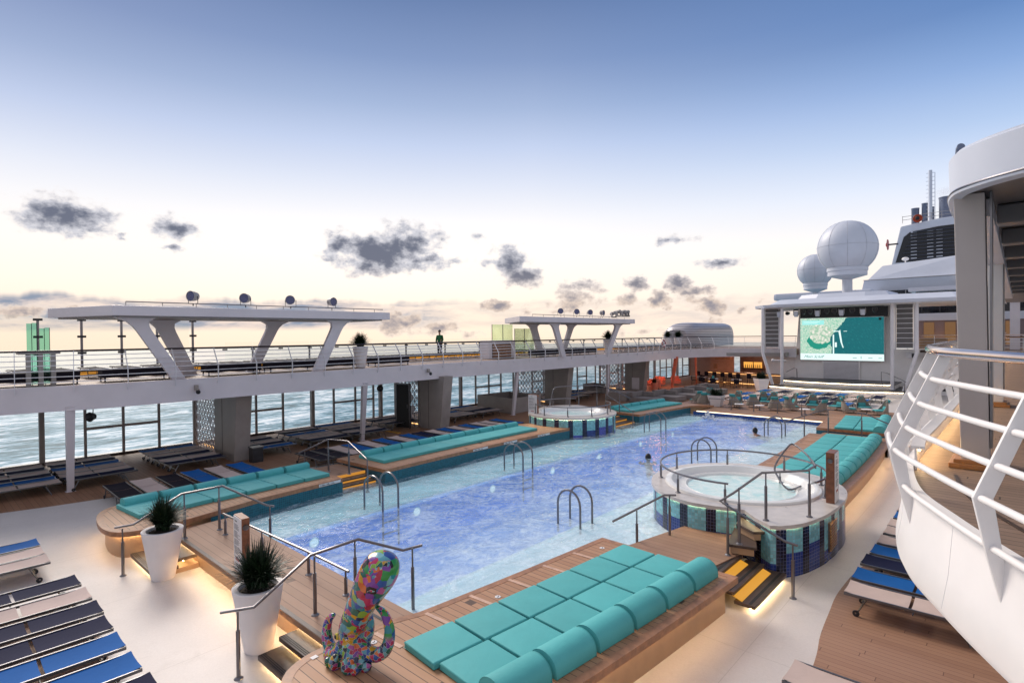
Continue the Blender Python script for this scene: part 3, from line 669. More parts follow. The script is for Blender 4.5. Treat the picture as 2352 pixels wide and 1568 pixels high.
# depth signs on the left coping
def sign(y, L, s, face=True, white_=True, dx=.02):
    f = XI_L if y > 9 else (lambda q: -14.8 - (q - 6.3) * .078)
    x0, x1 = f(y), f(y + L); a = math.atan2(L, x1 - x0)
    t2 = thing('depth_sign', 'small %s reading %s on the left pool edge' % ('white sign' if white_ else 'black sign', s), 'sign', (x0, y, .56))
    c = ((x0 + x1) / 2 + dx, y + L / 2, .565)
    MB().box(c, (L, .012, .075 if s[0] == '1' else .07), a).build('plate', paper if white_ else blackm, t2)
    M3 = Matrix.Rotation(a, 3, 'Z') @ Matrix.Rotation(PI / 2, 3, 'X')
    if s[0] == '1': text(s, .072, (x0 + dx + .009, y + .02, .541), M3, ink, t2)
    return t2
o = sign(8.05, .72, '1.50m / 4ft. 11in.'); 
for y in (14.3, 16.0, 18.1): o = sign(y, .78, '1.50m / 4ft. 11in.')
for o, wrd in zip([q for q in COL.objects if q.name.startswith('depth_sign')], ('nearest, at the corner of the front left platform', 'next to the second left ladder', 'in the middle of the long left platform edge', 'closest to the left whirlpool')):
    o['label'] = 'small white 1.50m depth sign ' + wrd; o['group'] = 'depth signs on the left pool edge'
for i, (x_, y_) in enumerate(((-6.62, 4.35), (-6.25, 6.45), (-6.12, 9.3))):
    t2 = thing('depth_marker', 'small round white marker set in the near platform boards, %s from the octopus' % ORD[i], 'marker', (x_, y_, .62), 0, 'round markers in the near platform', local=True)
    mb = MB(); mb.lathe([(.001, .004), (.045, .004), (.05, 0)], (0, 0, 0), 16); mb.build('disc', paper, t2)
    mb = MB(); mb.box((0.0, .012, .0045), (.012, .04, .002), .7); mb.box((.01, -.015, .0045), (.03, .012, .002), .2); mb.build('symbol', ink, t2)
MBs = MB().box((-6.9, 3.62, .622), (.07, .09, .004), .1).build('floor_plate', paper); tag(MBs, 'small white square plate on the boards left of the octopus', 'plate')

# ------------------------------------------------------------------ whirlpools
def angsort(pts, c):
    return sorted([(math.atan2(y - c[1], x - c[0]) % (2 * PI), math.hypot(x - c[0], y - c[1])) for x, y in pts])
def polar(pts, c, n=96):
    A = angsort(pts, c); A = [(A[-1][0] - 2 * PI, A[-1][1])] + A + [(A[0][0] + 2 * PI, A[0][1])]
    out = []
    for i in range(n):
        a = 2 * PI * i / n
        for (a0, r0), (a1, r1) in zip(A[:-1], A[1:]):
            if a0 <= a <= a1:
                r = r0 + (r1 - r0) * (a - a0) / max(a1 - a0, 1e-6); break
        out.append((c[0] + r * math.cos(a), c[1] + r * math.sin(a)))
    return out
def whirlpool(label, outline, c, rt, pal, z=1.05, stepgap=None):
    n = len(outline); outline = ccw(outline)
    t_ = thing('whirlpool', label, 'whirlpool', (c[0], c[1], 0))
    circ = []
    for x_, y_ in outline:
        a = math.atan2(y_ - c[1], x_ - c[0]); circ.append((c[0] + rt * math.cos(a), c[1] + rt * math.sin(a)))
    mb = MB(); mb.ring(outline, circ, z - .075, z); mb.build('stone_rim', rimm, t_)
    wall = inset(outline, .045); per = [0]
    for i in range(n): per.append(per[-1] + math.hypot(wall[(i + 1) % n][0] - wall[i][0], wall[(i + 1) % n][1] - wall[i][1]))
    tot = per[-1]; ncol = 2 * int(tot / .63); cwa = tot / ncol
    mb = MB(); mats = [tile_t, tile_n, tile_d, tile_v]; random.seed(int(c[1] * 10))
    # cut the outline into columns of whole tiles
    def at_(s_):
        s_ %= tot
        for i in range(n):
            if per[i] <= s_ <= per[i + 1]:
                f = (s_ - per[i]) / max(per[i + 1] - per[i], 1e-6); a = wall[i]; b_ = wall[(i + 1) % n]; return (a[0] + (b_[0] - a[0]) * f, a[1] + (b_[1] - a[1]) * f)
        return wall[0]
    zt = z - .075
    for k in range(ncol):
        sub = 4; cw = cwa * (.68 if k % 2 else 1.32); s0 = (k // 2) * 2 * cwa + (cwa * 1.32 if k % 2 else 0)
        if k % 2: blocks = [(0, zt, 2)]
        else:
            hh_ = (.40, .70, .50)[(k // 2) % 3]
            blocks = [(zt - hh_, zt, 0), (0, zt - hh_, pal if (k // 2) % 4 else 1)]
            if (k // 2) % 3 == 1: blocks = [(zt - hh_, zt, 0), (.22, zt - hh_, pal), (0, .22, 0)] if hh_ < .7 and (k // 2) % 2 else blocks
        for q in range(sub):
            a = at_(s0 + cw * q / sub); b_ = at_(s0 + cw * (q + 1) / sub)
            for z0, z1, mi in blocks: wall_uv(mb, [a, b_], z0 - (.3 if z0 == 0 else 0), z1, mi, s0 + cw * q / sub)
    mb.build('mosaic_drum', mats, t_)
    mb = MB(); st = inset(outline, .055); mb.ring(inset(outline, .034), inset(outline, .043), z - .081, z - .077); mb.build('led_strip', ledy, t_)
    mb = MB(); mb.lathe([(rt + .06, 0), (rt + .05, .05), (rt - .02, .075), (rt - .10, .06), (rt - .14, .0), (rt - .2, -.08), (rt - .42, -.09), (rt - .46, -.06), (rt - .5, -.10), (rt - .62, -.4), (.01, -.5)], (c[0], c[1], z), 64)
    tub = mb.build('acrylic_tub', acryl, t_, True)
    mb = MB(); mb.lathe([(.001, -.105), (rt * .5, -.1), (rt - .5, -.105)], (c[0], c[1], z), 48); mb.build('bubbling_water', whirlm, t_, True)
    return t_
cR = (-5.22, 14.2)
ptsR = [(-7.33, 14.5), (-7.25, 13.5), (-7.0, 12.95), (-6.5, 12.35), (-6.0, 12.05), (-5.5, 11.93), (-4.95, 12.0), (-4.42, 12.2), (-4.05, 11.8), (-3.72, 11.42), (-3.45, 11.6), (-3.2, 12.0), (-3.04, 12.6), (-2.95, 13.3), (-2.93, 13.92), (-2.95, 14.6), (-3.04, 15.1), (-3.25, 15.6), (-3.6, 16.05), (-4.1, 16.35), (-4.72, 16.48), (-5.5, 16.5), (-6.2, 16.3), (-6.85, 15.75), (-7.2, 15.2)]
WR = whirlpool('large mosaic whirlpool on the right with steel rail and wooden sign post', polar(ptsR, cR), cR, 1.76, 1)
cL = (-16.25, 22.15)
ptsL = [(cL[0] + 2.12 * math.cos(a), cL[1] + 2.2 * math.sin(a)) for a in [2 * PI * i / 24 for i in range(24)]]
ptsL = [(x_, y_) if not (x_ < -16.8 and y_ > 22.6) else (x_ - .35, y_ + .5) for x_, y_ in ptsL]
WL = whirlpool('smaller looking mosaic whirlpool on the left side of the pool with oval steel rail', polar(ptsL, cL), cL, 1.62, 3)
# stair up to the right whirlpool
t_ = thing('whirlpool_stair', 'small lit stair cut into the front of the right whirlpool', 'steps', (-4.1, 11.6, 0))
for k, (poly, z_) in enumerate((([(-4.55, 12.05), (-4.3, 11.0), (-3.78, 11.15), (-3.95, 11.6)], .66), ([(-4.5, 12.25), (-4.4, 11.75), (-3.95, 11.45), (-3.78, 11.6)], .86))):
    mb = MB(); mb.prism(ccw(poly), z_ - .05, z_); mb.build('tread', darkwood, t_)
    mb = MB(); mb.prism(inset(ccw(poly), .05), z_ - .19, z_ - .052); mb.build('riser', skirtm, t_)
    mb = MB(); mb.tube([(poly[1][0] + .05, poly[1][1] + .1, z_ - .065), (poly[0][0] + .05, poly[0][1] - .05, z_ - .065)], .01, 5); mb.build('led_strip', led, t_)
t2 = thing('louvre_grille', 'small slatted brown wooden grille on the outer wall of the right whirlpool', 'grille', (-2.98, 13.4, .5), PI / 2 - .05, local=True)
MB().box((0, 0, 0), (.62, .05, .62)).build('backing', darkwood, t2)
mb = MB(); [mb.box((0, -.035, -.27 + .06 * k), (.60, .03, .035)) for k in range(10)]; mb.build('slats', woodbase, t2)
t2.rotation_euler = (0, 0, PI / 2 + .03); t2.location = (-3.0, 13.45, .5)

# ------------------------------------------------------------------ handrails
def posts_on(t_, pts, m_=steel, r1=.021, r2=.030, foot=True):
    for (x_, y_, z0, z1) in pts:
        mb = MB(); mb.tube([(x_, y_, z0), (x_, y_, z0 + (z1 - z0) * .72)], r2, 8); mb.tube([(x_, y_, z0 + (z1 - z0) * .72), (x_, y_, z1)], r1 * .75, 8)
        p_ = mb.build('post', m_, t_, True)
        if foot: MB().lathe([(.001, .012), (.06, .012), (.065, 0)], (x_, y_, z0), 12).build('foot_plate', m_, p_) if False else MB().lathe([(.03, .03), (.06, .012), (.065, 0)], (x_, y_, z0), 12).build('foot_plate', m_, t_)
def handrail(label, path, posts, group=None, r=.024, smooth=0, foot=True):
    t_ = thing('handrail', label, 'handrail', (posts[0][0], posts[0][1], posts[0][2]), 0, group)
    P_ = curve(path, smooth) if smooth else path
    mb = MB(); mb.tube(P_, r, 8); mb.build('rail', steel, t_, True); posts_on(t_, posts, foot=foot); return t_
handrail('steel handrail rising over the steps between the tall planter and the octopus', [(-8.45, 3.02, .93), (-8.12, 3.35, .99), (-8.38, 4.36, 1.37), (-8.1, 5.05, 1.5), (-7.78, 5.72, 1.2), (-7.55, 5.95, 1.28)],
         [(-8.23, 3.17, 0, .96), (-8.26, 4.36, .45, 1.38), (-8.2, 5.05, .45, 1.46), (-7.63, 5.8, .1, 1.25)])
handrail('low steel handrail running along the near end of the pool behind the palm', [(-13.25, 4.83, .90), (-9.85, 5.02, .88), (-8.42, 5.06, .87)], [(-13.15, 4.83, .45, .89), (-11.5, 4.93, .45, .89), (-9.75, 5.03, .45, .88), (-8.5, 5.05, .45, .87)])
handrail('steel handrail crossing the front left platform and going down into the pool', [(-13.75, 2.9, .98), (-13.62, 3.2, 1.0), (-13.6, 4.1, 1.44), (-13.6, 4.95, 1.44), (-12.65, 5.55, 1.04), (-12.4, 5.6, 1.06)],
         [(-13.6, 3.0, 0, .97), (-13.6, 4.15, .45, 1.42), (-13.6, 4.87, .45, 1.42), (-12.5, 5.55, .1, 1.05)])
handrail('steel handrail on the steps between the two long left platforms', [(-18.0, 9.0, .95), (-16.75, 9.4, 1.5), (-15.95, 9.62, 1.5), (-14.9, 9.6, 1.1), (-14.7, 9.5, 1.1)],
         [(-17.78, 9.1, 0, 1.0), (-16.75, 9.38, .45, 1.48), (-15.9, 9.62, .45, 1.46), (-14.75, 9.55, .1, 1.08)])
handrail('steel handrail on the steps beyond the left whirlpool', [(-17.0, 26.3, 1.5), (-16.6, 25.9, 1.5), (-14.6, 24.9, .95), (-14.3, 24.8, .98)], [(-16.8, 26.0, .45, 1.48), (-14.45, 24.85, .1, .96)])
handrail('low steel handrail by the pool edge in front of the right whirlpool', [(-6.35, 10.05, .90), (-5.75, 11.2, 1.32), (-5.55, 11.35, 1.32)], [(-6.02, 10.48, .1, 1.1), (-5.66, 11.26, .45, 1.32)], foot=False)
handrail('purple grey rail along the far end of the pool', [(-13.5, 31.9, 1.02), (-8.3, 31.9, 1.02)], [(x_, 31.9, .45, 1.0) for x_ in (-13.45, -12.2, -10.95, -9.7, -8.5)], r=.022)
handrail('steel handrail crossing the gap between the two far right platforms', [(-7.3, 24.9, 1.1), (-6.1, 26.45, 1.55), (-5.8, 26.45, 1.55)], [(-6.75, 25.7, .1, 1.33), (-6.0, 26.4, .45, 1.55)], foot=False)
handrail('steel handrail descending to the right outside the far right platforms', [(-4.95, 26.5, 1.5), (-4.7, 26.5, 1.5), (-3.5, 26.5, .98)], [(-4.8, 26.5, .45, 1.5), (-3.45, 26.5, 0, .98)], foot=False)
handrail('tall steel handrail framing the lit stair of the right whirlpool', [(-3.42, 13.6, 2.0), (-3.2, 13.0, 2.02), (-3.2, 12.4, 2.03), (-3.85, 11.67, 2.02), (-4.22, 11.12, 1.66), (-4.42, 10.95, 1.50), (-4.25, 10.9, 1.45), (-3.2, 10.92, 1.0), (-2.98, 10.9, .98)],
         [(-3.80, 11.74, 1.05, 2.02), (-3.2, 12.53, 1.05, 2.0), (-4.12, 11.15, .66, 1.78), (-4.28, 10.98, .45, 1.48), (-3.06, 10.89, 0, .97)])
def ringrail(label, c, r, z0, z1, a0, a1, posts, sy_=1.0, tail=None):
    P_ = [(c[0] + r * math.cos(R_(a0 + (a1 - a0) * i / 40)), c[1] + r * sy_ * math.sin(R_(a0 + (a1 - a0) * i / 40)), z1) for i in range(41)]
    if tail: P_ += tail
    t_ = thing('round_handrail', label, 'handrail', (c[0], c[1], z0)); MB().tube(P_, .024, 8).build('rail', steel, t_, True)
    posts_on(t_, [(c[0] + r * math.cos(R_(a)), c[1] + r * sy_ * math.sin(R_(a)), z0, z1) for a in posts]); return t_
ringrail('curved steel handrail around the water of the right whirlpool', cR, 1.93, 1.05, 1.50, 283, -20, (281, 245, 202, 168, 120, 75, 35, 0), tail=[(-3.25, 13.2, 1.62)])
handrail('bent steel grab rail rising out of the right whirlpool water', [(-4.05, 15.1, 1.0), (-4.2, 14.6, 1.0), (-4.55, 15.0, 1.15), (-4.75, 15.4, 1.35), (-4.5, 15.65, 1.85), (-4.35, 15.7, 1.9), (-3.9, 15.2, 1.75), (-3.62, 14.7, 1.6)], [(-4.6, 15.3, .9, 1.2)], smooth=4, foot=False)
ringrail('curved steel handrail around the left whirlpool', cL, 1.86, 1.05, 1.50, 120, 420, (130, 165, 200, 235, 262, 300, 335, 10, 40))
handrail('tall steel handrail on the steps behind the left whirlpool', [(-18.6, 23.4, 1.0), (-18.55, 23.6, 1.9), (-18.2, 24.0, 2.05), (-17.2, 25.0, 2.08), (-16.6, 25.6, 2.0), (-15.6, 26.6, 1.35)],
         [(-18.5, 23.5, 0, 1.85), (-17.6, 24.6, 0, 2.05), (-16.9, 25.3, 0, 2.03), (-16.0, 26.1, .6, 1.6)], smooth=3)
# pool ladders: two hoops each
def ladder(x0, x1, y, label, dy=.5, sk=0):
    t_ = thing('pool_ladder', label, 'ladder', ((x0 + x1) / 2, y, 0), 0, 'twin hoop pool ladders')
    for k in (0, 1):
        yy = y + k * dy; xm = (x0 + x1) / 2; rx = (x1 - x0) / 2; top = .72
        P_ = [(x0, yy, .0), (x0, yy, top)] + [(xm - rx * math.cos(PI * i / 10), yy, top + .36 * math.sin(PI * i / 10)) for i in range(1, 10)] + [(x1, yy, top), (x1, yy, -.8)]
        MB().tube(P_, .027, 8).build('hoop', steel, t_, True)
    for z_ in (-.1, -.4):
        MB().bb(x1 - .04, x1 + .04, y, y + dy, z_ - .02, z_) .build('rung', steel, t_)
for y, wd in ((8.55, 'nearest on the left, by the first depth sign'), (14.2, 'in the middle of the long left platform'), (24.05, 'on the far left beyond the left whirlpool')): ladder(-13.37, -12.5, y, 'curved twin hoop ladder ' + wd)
for x0, x1, y, wd in ((-8.42, -7.75, 10.85, 'nearest on the right, in the water left of the right whirlpool'), (-8.71, -8.0, 19.05, 'just behind the right whirlpool rail'), (-8.45, -7.72, 25.95, 'far right, next to the farther swimmer')): ladder(x0, x1, y, 'curved twin hoop ladder ' + wd)
#@@PART3
t_ = thing('gap_deck', 'low plank deck between the two far right platforms', 'deck', (-5.3, 26.4, 0))
MB().bb(-6.35, -3.85, 25.65, 27.2, .36, .45).build('deck_boards', brownX2, t_); MB().bb(-6.3, -3.9, 25.68, 27.17, 0, .355).build('skirt', skirtm, t_)

# ------------------------------------------------------------------ sun loungers
def sling(w_, y0, y1, curl0=0, curl1=0, z=.36, sag=.022, n=8, k=6):
    mb = MB(); vs = []
    for j in range(k + 1):
        y = y0 + (y1 - y0) * j / k
        for i in range(n + 1):
            u = -1 + 2 * i / n
            zz = z - sag * (1 - u * u) + (curl0 * max(0, 1 - 2.5 * j / k) ** 2) + (curl1 * max(0, 1 - 2.5 * (k - j) / k) ** 2)
            vs.append((u * w_ / 2, y, zz))
    m_ = len(vs); vs2 = [(x_, y_, z_ - .006) for x_, y_, z_ in vs]
    fs = []
    for j in range(k):
        for i in range(n):
            a = j * (n + 1) + i; fs.append((a, a + 1, a + n + 2, a + n + 1)); fs.append((m_ + a, m_ + a + n + 1, m_ + a + n + 2, m_ + a + 1))
    return mb.add(vs + vs2, fs)
def make_lounger(col, frame=None, W=.56, L=1.95):
    frame = frame or alu
    def mk():
        t_ = thing('sun_lounger', 'x', 'sun lounger', local=True)
        mb = MB()
        for s in (-1, 1): mb.box((s * (W / 2 + .012), L / 2, .352), (.028, L, .045))
        mb.box((0, L * .47 + .05, .27), (W, .02, .02)); mb.box((0, L - .02, .345), (W, .03, .03)); mb.box((0, .03, .35), (W, .026, .026))
        mb.build('frame', frame, t_, bevel=.005)
        sling(W, .0, L * .47 - .015, .03, 0).build('seat_sling', F[col], t_, True)
        sling(W, L * .47 + .03, L, 0, .02).build('backrest_sling', F[col], t_, True)
        for y_, sgn in ((.34, -1), (L - .42, 1)):
            mb = MB()
            for s in (-1, 1): mb.tube([(s * (W / 2 - .01), y_, .34), (s * (W / 2 - .01), y_ + sgn * .16, .04 if sgn < 0 else .015)], .015, 6)
            mb.tube([(-W / 2 + .01, y_ + sgn * .10, .16), (W / 2 - .01, y_ + sgn * .10, .16)], .011, 6)
            mb.build('leg_frame', frame, t_, True)
            if sgn < 0:
                for s in (-1, 1):
                    mb = MB(); mb.lathe([(.02, -.014), (.052, -.014), (.056, 0), (.052, .014), (.02, .014)], (0, 0, 0), 14)
                    mb.v = [(z_ + s * (W / 2 + .012), x_ + y_ - .16, yy + .056) for x_, yy, z_ in mb.v]; mb.build('wheel', darkmetal, t_, True)
        return t_
    return mk
RJ = random.Random(11)
def lounger(col, loc, rz, label, group, frame=None):
    rz += R_(RJ.uniform(-.9, .9)); loc = (loc[0] + RJ.uniform(-.02, .02), loc[1] + RJ.uniform(-.02, .02), loc[2])
    return inst('lounger_' + col + (frame.name if frame else ''), make_lounger(col, frame), loc, rz, label, group)
cname = dict(blue='blue', navy='navy', beige='beige', black='black')
g = 'sun loungers at the lower left corner'
for i, (x_, c_) in enumerate(zip((-16.12, -15.42, -14.78, -13.0, -12.22, -11.46, -10.70, -9.93, -9.12, -8.35), ('blue', 'beige', 'beige', 'navy', 'beige', 'navy', 'navy', 'blue', 'blue', 'navy'))):
    lounger(c_, (x_, 2.17 if i > 2 else 1.97, 0), PI, '%s sling lounger, %s from the left in the lower left corner of the photo' % (cname[c_], ORD[i]), g)
g = 'sun loungers along the curved white parapet on the right'
for i, (y_, c_) in enumerate(zip((7.1, 7.89, 11.16, 11.91, 12.73, 13.46, 14.2, 14.95, 15.6, 16.3, 17.0, 17.7), ('blue', 'beige', 'beige', 'blue', 'navy', 'blue', 'beige', 'beige', 'beige', 'blue', 'beige', 'navy'))):
    lounger(c_, (-2.27, y_, 0), -PI / 2, '%s sling lounger beside the right parapet, %s from the bottom of the photo' % (cname[c_], ORD[i]), g)
g = 'sun loungers in a row behind the left platforms'
cs = ['black', 'beige', 'black', 'blue', 'beige', 'blue'] ; ys = [4.38, 5.08, 5.82, 6.52, 7.22, 7.94]
cs += ['black', 'black', 'beige', 'blue', 'beige', 'blue', 'beige', 'blue', 'navy', 'beige', 'blue', 'beige', 'blue', 'beige', 'beige', 'blue']; ys += [10.5, 11.15, 11.82, 12.5, 13.2, 13.95, 14.7, 15.4, 16.1, 16.8, 17.5, 18.2, 18.95, 19.7, 20.4, 21.2]
for i, (y_, c_) in enumerate(zip(ys, cs)):
    lounger(c_, (-20.76, y_, 0), -PI / 2, '%s lounger behind left cushion platforms, %s from left' % (cname[c_], ORD[i]), g)
g = 'sun loungers in blocks along the left window wall'; random.seed(3)
blk = [('at the left edge of the photo', 1.4, -25.8, 6, 'gap'), ('just right of the first leaning post', 3.45, -25.85, 6, ''), ('in front of the first perforated screen', 6.33, -25.8, 6, ''), ('just right of the first wall fin', 9.25, -25.4, 5, ''),
       ('before dark door, front half', 11.85, -26.0, 6, ''), ('before dark door, rear half', 13.95, -26.0, 6, ''), ('by the dark door', 16.7, -26.0, 4, ''),
       ('right of the dark door, front half', 20.4, -26.0, 5, ''), ('right of the dark door, rear half', 22.6, -26.0, 5, ''), ('behind the left whirlpool', 32.3, -27.0, 6, ''), ('near the sofa behind the left whirlpool', 34.8, -27.0, 5, '')]
pat = ['beige', 'navy', 'beige', 'navy', 'blue', 'beige']
for bi, (wh, y_, x0, n, _) in enumerate(blk):
    for k in range(n):
        c_ = pat[(k + bi * 2) % 6]; lounger(c_, (x0 + .64 * k, y_, 0), 0, '%s lounger, %s from windows, block %s' % (cname[c_], ORD[k], wh), g)
g = 'sun loungers in three rows before the stage'
rows = [(44.0, -14.6, 11, ['blue', 'beige', 'navy', 'beige', 'navy', 'blue', 'navy', 'blue', 'beige', 'beige', 'navy', 'navy']), (41.2, -15.0, 11, ['blue', 'beige', 'blue', 'beige', 'beige', 'blue', 'beige', 'navy', 'navy', 'beige', 'blue']),
        (38.4, -15.4, 11, ['beige', 'beige', 'blue', 'beige', 'beige', 'blue', 'beige', 'navy', 'navy', 'navy', 'blue'])]
for ri, (y_, x0, n, cc) in enumerate(rows):
    for k in range(n):
        c_ = cc[k]; lounger(c_, (x0 + .745 * k, y_, 0), 0, '%s lounger in the %s row before the stage, %s from the left' % (cname[c_], ('rear', 'middle', 'front')[ri], ORD[k]), g)

# ------------------------------------------------------------------ planters
def blades(mb, n, c, L, spread, w_=.022, seed=1, rb=.1):
    rr = random.Random(seed)
    for _ in range(n):
        a = rr.uniform(0, 2 * PI); tl = rr.uniform(0, 1) ** .8 * spread; ln = L * rr.uniform(.65, 1.1) * (1 - .25 * tl); r0 = rr.uniform(0, rb); a0 = rr.uniform(0, 2 * PI)
        p0 = Vector((c[0] + r0 * math.cos(a0), c[1] + r0 * math.sin(a0), c[2])); side = Vector((-math.sin(a), math.cos(a), 0)) * w_ * rr.uniform(.6, 1.2)
        pts = []
        for k in range(5):
            u = k / 4; th = tl * (.35 + .75 * u); pts.append(p0 + Vector((math.cos(a) * math.sin(th), math.sin(a) * math.sin(th), math.cos(th))) * ln * u)
        vs = []
        for k, q in enumerate(pts):
            ww = side * (1 - .92 * (k / 4) ** 1.6) * .5; vs += [q - ww, q + ww + Vector((0, 0, .003))]
        mb.add(vs, [(2 * k, 2 * k + 1, 2 * k + 3, 2 * k + 2) for k in range(4)])
def make_round_planter(seed=1, L=.72):
    def mk():
        t_ = thing('planter', 'x', 'planter', local=True)
        MB().lathe([(.001, 0), (.205, 0), (.215, .02), (.37, .97), (.375, .985), (.365, .995), (.335, .995), (.29, .985), (.27, .94), (.26, .90)], (0, 0, 0), 40).build('pot', potwhite, t_, True)
        mb = MB(); rr = random.Random(seed); mb.lathe([(.001, .93), (.265, .92)], (0, 0, 0), 24)
        for _ in range(160):
            a = rr.uniform(0, 2 * PI); r = .25 * math.sqrt(rr.random()); mb.box((r * math.cos(a), r * math.sin(a), .935), (.05, .02, .012), rr.uniform(0, PI), 0, rr.uniform(-.4, .4))
        mb.build('bark', soil, t_)
        mb = MB(); rr = random.Random(seed + 5)
        for q in range(5):
            a = rr.uniform(0, 2 * PI); r = .10 if q else 0; blades(mb, 170, (r * math.cos(a), r * math.sin(a), .94 + rr.uniform(0, .05)), L, 1.15, .036, seed * 10 + q, .05)
        mb.build('spiky_plant', leafm, t_); return t_
    return mk
g = 'tall round white planters'
inst('rp', make_round_planter(1, .70), (-12.87, 3.52, 0), .3, 'tall white planter with spiky dark plant, farther of the two at the near end', g)
inst('rp2', make_round_planter(2, .74), (-8.80, 3.70, 0), 0, 'tall round white planter with spiky dark plant right beside the lit steps', g)
inst('rp', None, (-22.6, 14.35, 3.4), 1.0, 'white planter with spiky plant on the upper deck beside the first canopy', g, (.95, .95, 1.0))
inst('rp', None, (-22.9, 35.9, 3.4), 2.0, 'white planter with spiky plant behind the right leg of the second canopy', g, (1.1, 1.1, 1.05))
inst('rp', None, (-25.5, 50.6, 3.4), 2.6, 'left of two white planters before the ribbed pod', g, (1.1, 1.1, 1.05))
inst('rp', None, (-24.9, 51.6, 3.4), 3.6, 'right of two white planters before the ribbed pod', g, (1.1, 1.1, 1.05))
def make_square_planter(seed):
    def mk():
        t_ = thing('planter', 'x', 'planter', local=True)
        MB().prism([(-.27, -.27), (.27, -.27), (.27, .27), (-.27, .27)], 0, .92, 0, [(-.42, -.42), (.42, -.42), (.42, .42), (-.42, .42)]).build('pot', potwhite, t_, bevel=.02)
        MB().prism([(-.39, -.39), (.39, -.39), (.39, .39), (-.39, .39)], .921, .925).build('bark', soil, t_)
        mb = MB(); rr = random.Random(seed)
        for q in range(5): blades(mb, 90, (rr.uniform(-.22, .22), rr.uniform(-.22, .22), .9), .7, 1.25, .04, seed * 10 + q, .1)
        mb.build('spiky_plant', leafm, t_); return t_
    return mk
g = 'square tapered white planters'
inst('sp', make_square_planter(4), (-13.5, 33.0, .45), .1, 'square tapered white planter with spiky plant at the far end of the pool', g, (1, 1, .72))
inst('sp', None, (-15.95, 48.3, 0), .8, 'square tapered white planter with spiky plant at the left corner of the stage', g, (1.15, 1.15, 1.1))

# ------------------------------------------------------------------ sign posts
def signpost(label, loc, rz, h_, side=1, w_=.34, d_=.16):
    """wooden post with a printed white face on one side and a round lamp on the narrow side"""
    t_ = thing('sign_post', label, 'sign post', loc, rz, None, local=True)
    MB().box((0, 0, h_ / 2), (w_, d_, h_)).build('post', M_post, t_, bevel=.006)
    MB().box((0, -d_ / 2 - .006, h_ / 2), (w_ - .02, .012, h_ - .03)).build('sign_face', paper, t_)
    mb = MB(); rr = random.Random(3)
    mb.box((-.07, -d_ / 2 - .0135, h_ * .91), (.12, .003, .018))
    for k in range(26):
        if k in (5, 12, 18): continue
        L_ = rr.uniform(.5, .95) * (w_ - .1); mb.box((-(w_ - .1 - L_) / 2, -d_ / 2 - .0135, h_ * .85 - k * h_ * .021), (L_, .003, .006))
    mb.build('lettering', ink, t_)
    mb = MB(); [mb.box((-.09 + .05 * k, -d_ / 2 - .0135, h_ * .23), (.03, .003, .05)) for k in range(4)]; mb.build('pictogram', inkred, t_)
    mb = MB(); mb.lathe([(.001, .012), (.04, .012), (.05, .022), (.055, 0)], (0, 0, 0), 20); mb.v = [(side * (z_ + w_ / 2), x_, y_ + h_ * .84) for x_, y_, z_ in mb.v]; mb.build('speaker_ring', steel, t_, True)
    return t_
M_post = M_simple('sign_post_wood', (.24, .09, .045), .4, 0, .2, 14)
signpost('slim wooden sign post with white rules panel behind the near tall planter', (-10.85, 4.28, .45), R_(-4), 1.05, w_=.44, d_=.14)
o = signpost('slim wooden sign post with white rules panel on the rim of the right whirlpool', (-3.12, 14.05, 1.05), R_(93), 1.12, -1, w_=.46, d_=.17) 
signpost('slim wooden sign post with white panel behind the left whirlpool', (-17.5, 20.7, .9), R_(0), 1.05, w_=.56, d_=.12)

# ------------------------------------------------------------------ octopus
m, t, b = newmat('patchwork_paint'); octm = m
pp = t.new('ShaderNodeTexCoord').outputs['Object']
wv = t.vm('ADD', pp, t.vm('MULTIPLY', t.vm('SUBTRACT', t.noise(pp, 7, 3, .5, 0, 1), (.5, .5, .5)).outputs[0], (.10, .10, .10)).outputs[0]).outputs[0]
def vor(vec, sc__, feat='F1', out='Color'):
    n = t.new('ShaderNodeTexVoronoi', feature=feat); t.put(n.inputs['Vector'], vec); n.inputs['Scale'].default_value = sc__; return n.outputs[out]
pal_ = [(.02, .25, .30), (.45, .02, .06), (.02, .06, .28), (.50, .10, .35), (.75, .16, .02), (.03, .30, .06), (.22, .50, .55), (.70, .38, .02), (.02, .03, .10), (.22, .05, .35), (.30, .50, .06), (.10, .35, .45), (.55, .03, .12), (.02, .16, .12), (.03, .12, .40), (.01, .01, .015)]
rA = t.sep(vor(wv, 10))[0]; cA = t.ramp(rA, [(i / 16, tuple(.85 * q for q in c_) + (1,)) for i, c_ in enumerate(pal_)], 'CONSTANT')
rB = t.sep(vor(wv, 17))[1]; cB = t.ramp(rB, [(i / 16, tuple(.8 * q for q in c_) + (1,)) for i, c_ in enumerate(pal_[5:] + pal_[:5])], 'CONSTANT')
zz = t.sep(pp)[2]
f_ = t.math('MAXIMUM', t.math('GREATER_THAN', t.noise(pp, 4.5, 2), .60), t.mapr(zz, .52, .44))
colr = t.mix(f_, cA, cB)
edg = t.math('LESS_THAN', vor(wv, 17, 'DISTANCE_TO_EDGE', 'Distance'), .014); colr = t.mix(t.math('MULTIPLY', edg, f_), colr, (.75, .72, .66, 1))
setp(t, b, colr, .25, coat=.2)
t_ = thing('octopus_sculpture', 'colourful patchwork octopus sculpture with a tall leaning head on the near platform', 'sculpture', (-6.43, 3.92, .62), 0, None, local=True); t_.scale = (.92, .92, .92)
mb = MB()
path = [(-.02, 0, .16), (-.03, 0, .30), (-.03, 0, .42), (.0, 0, .55), (.07, .01, .75), (.16, .02, .95), (.27, .03, 1.15), (.37, .04, 1.32), (.45, .05, 1.47), (.50, .06, 1.58), (.52, .06, 1.64), (.525, .06, 1.665)]
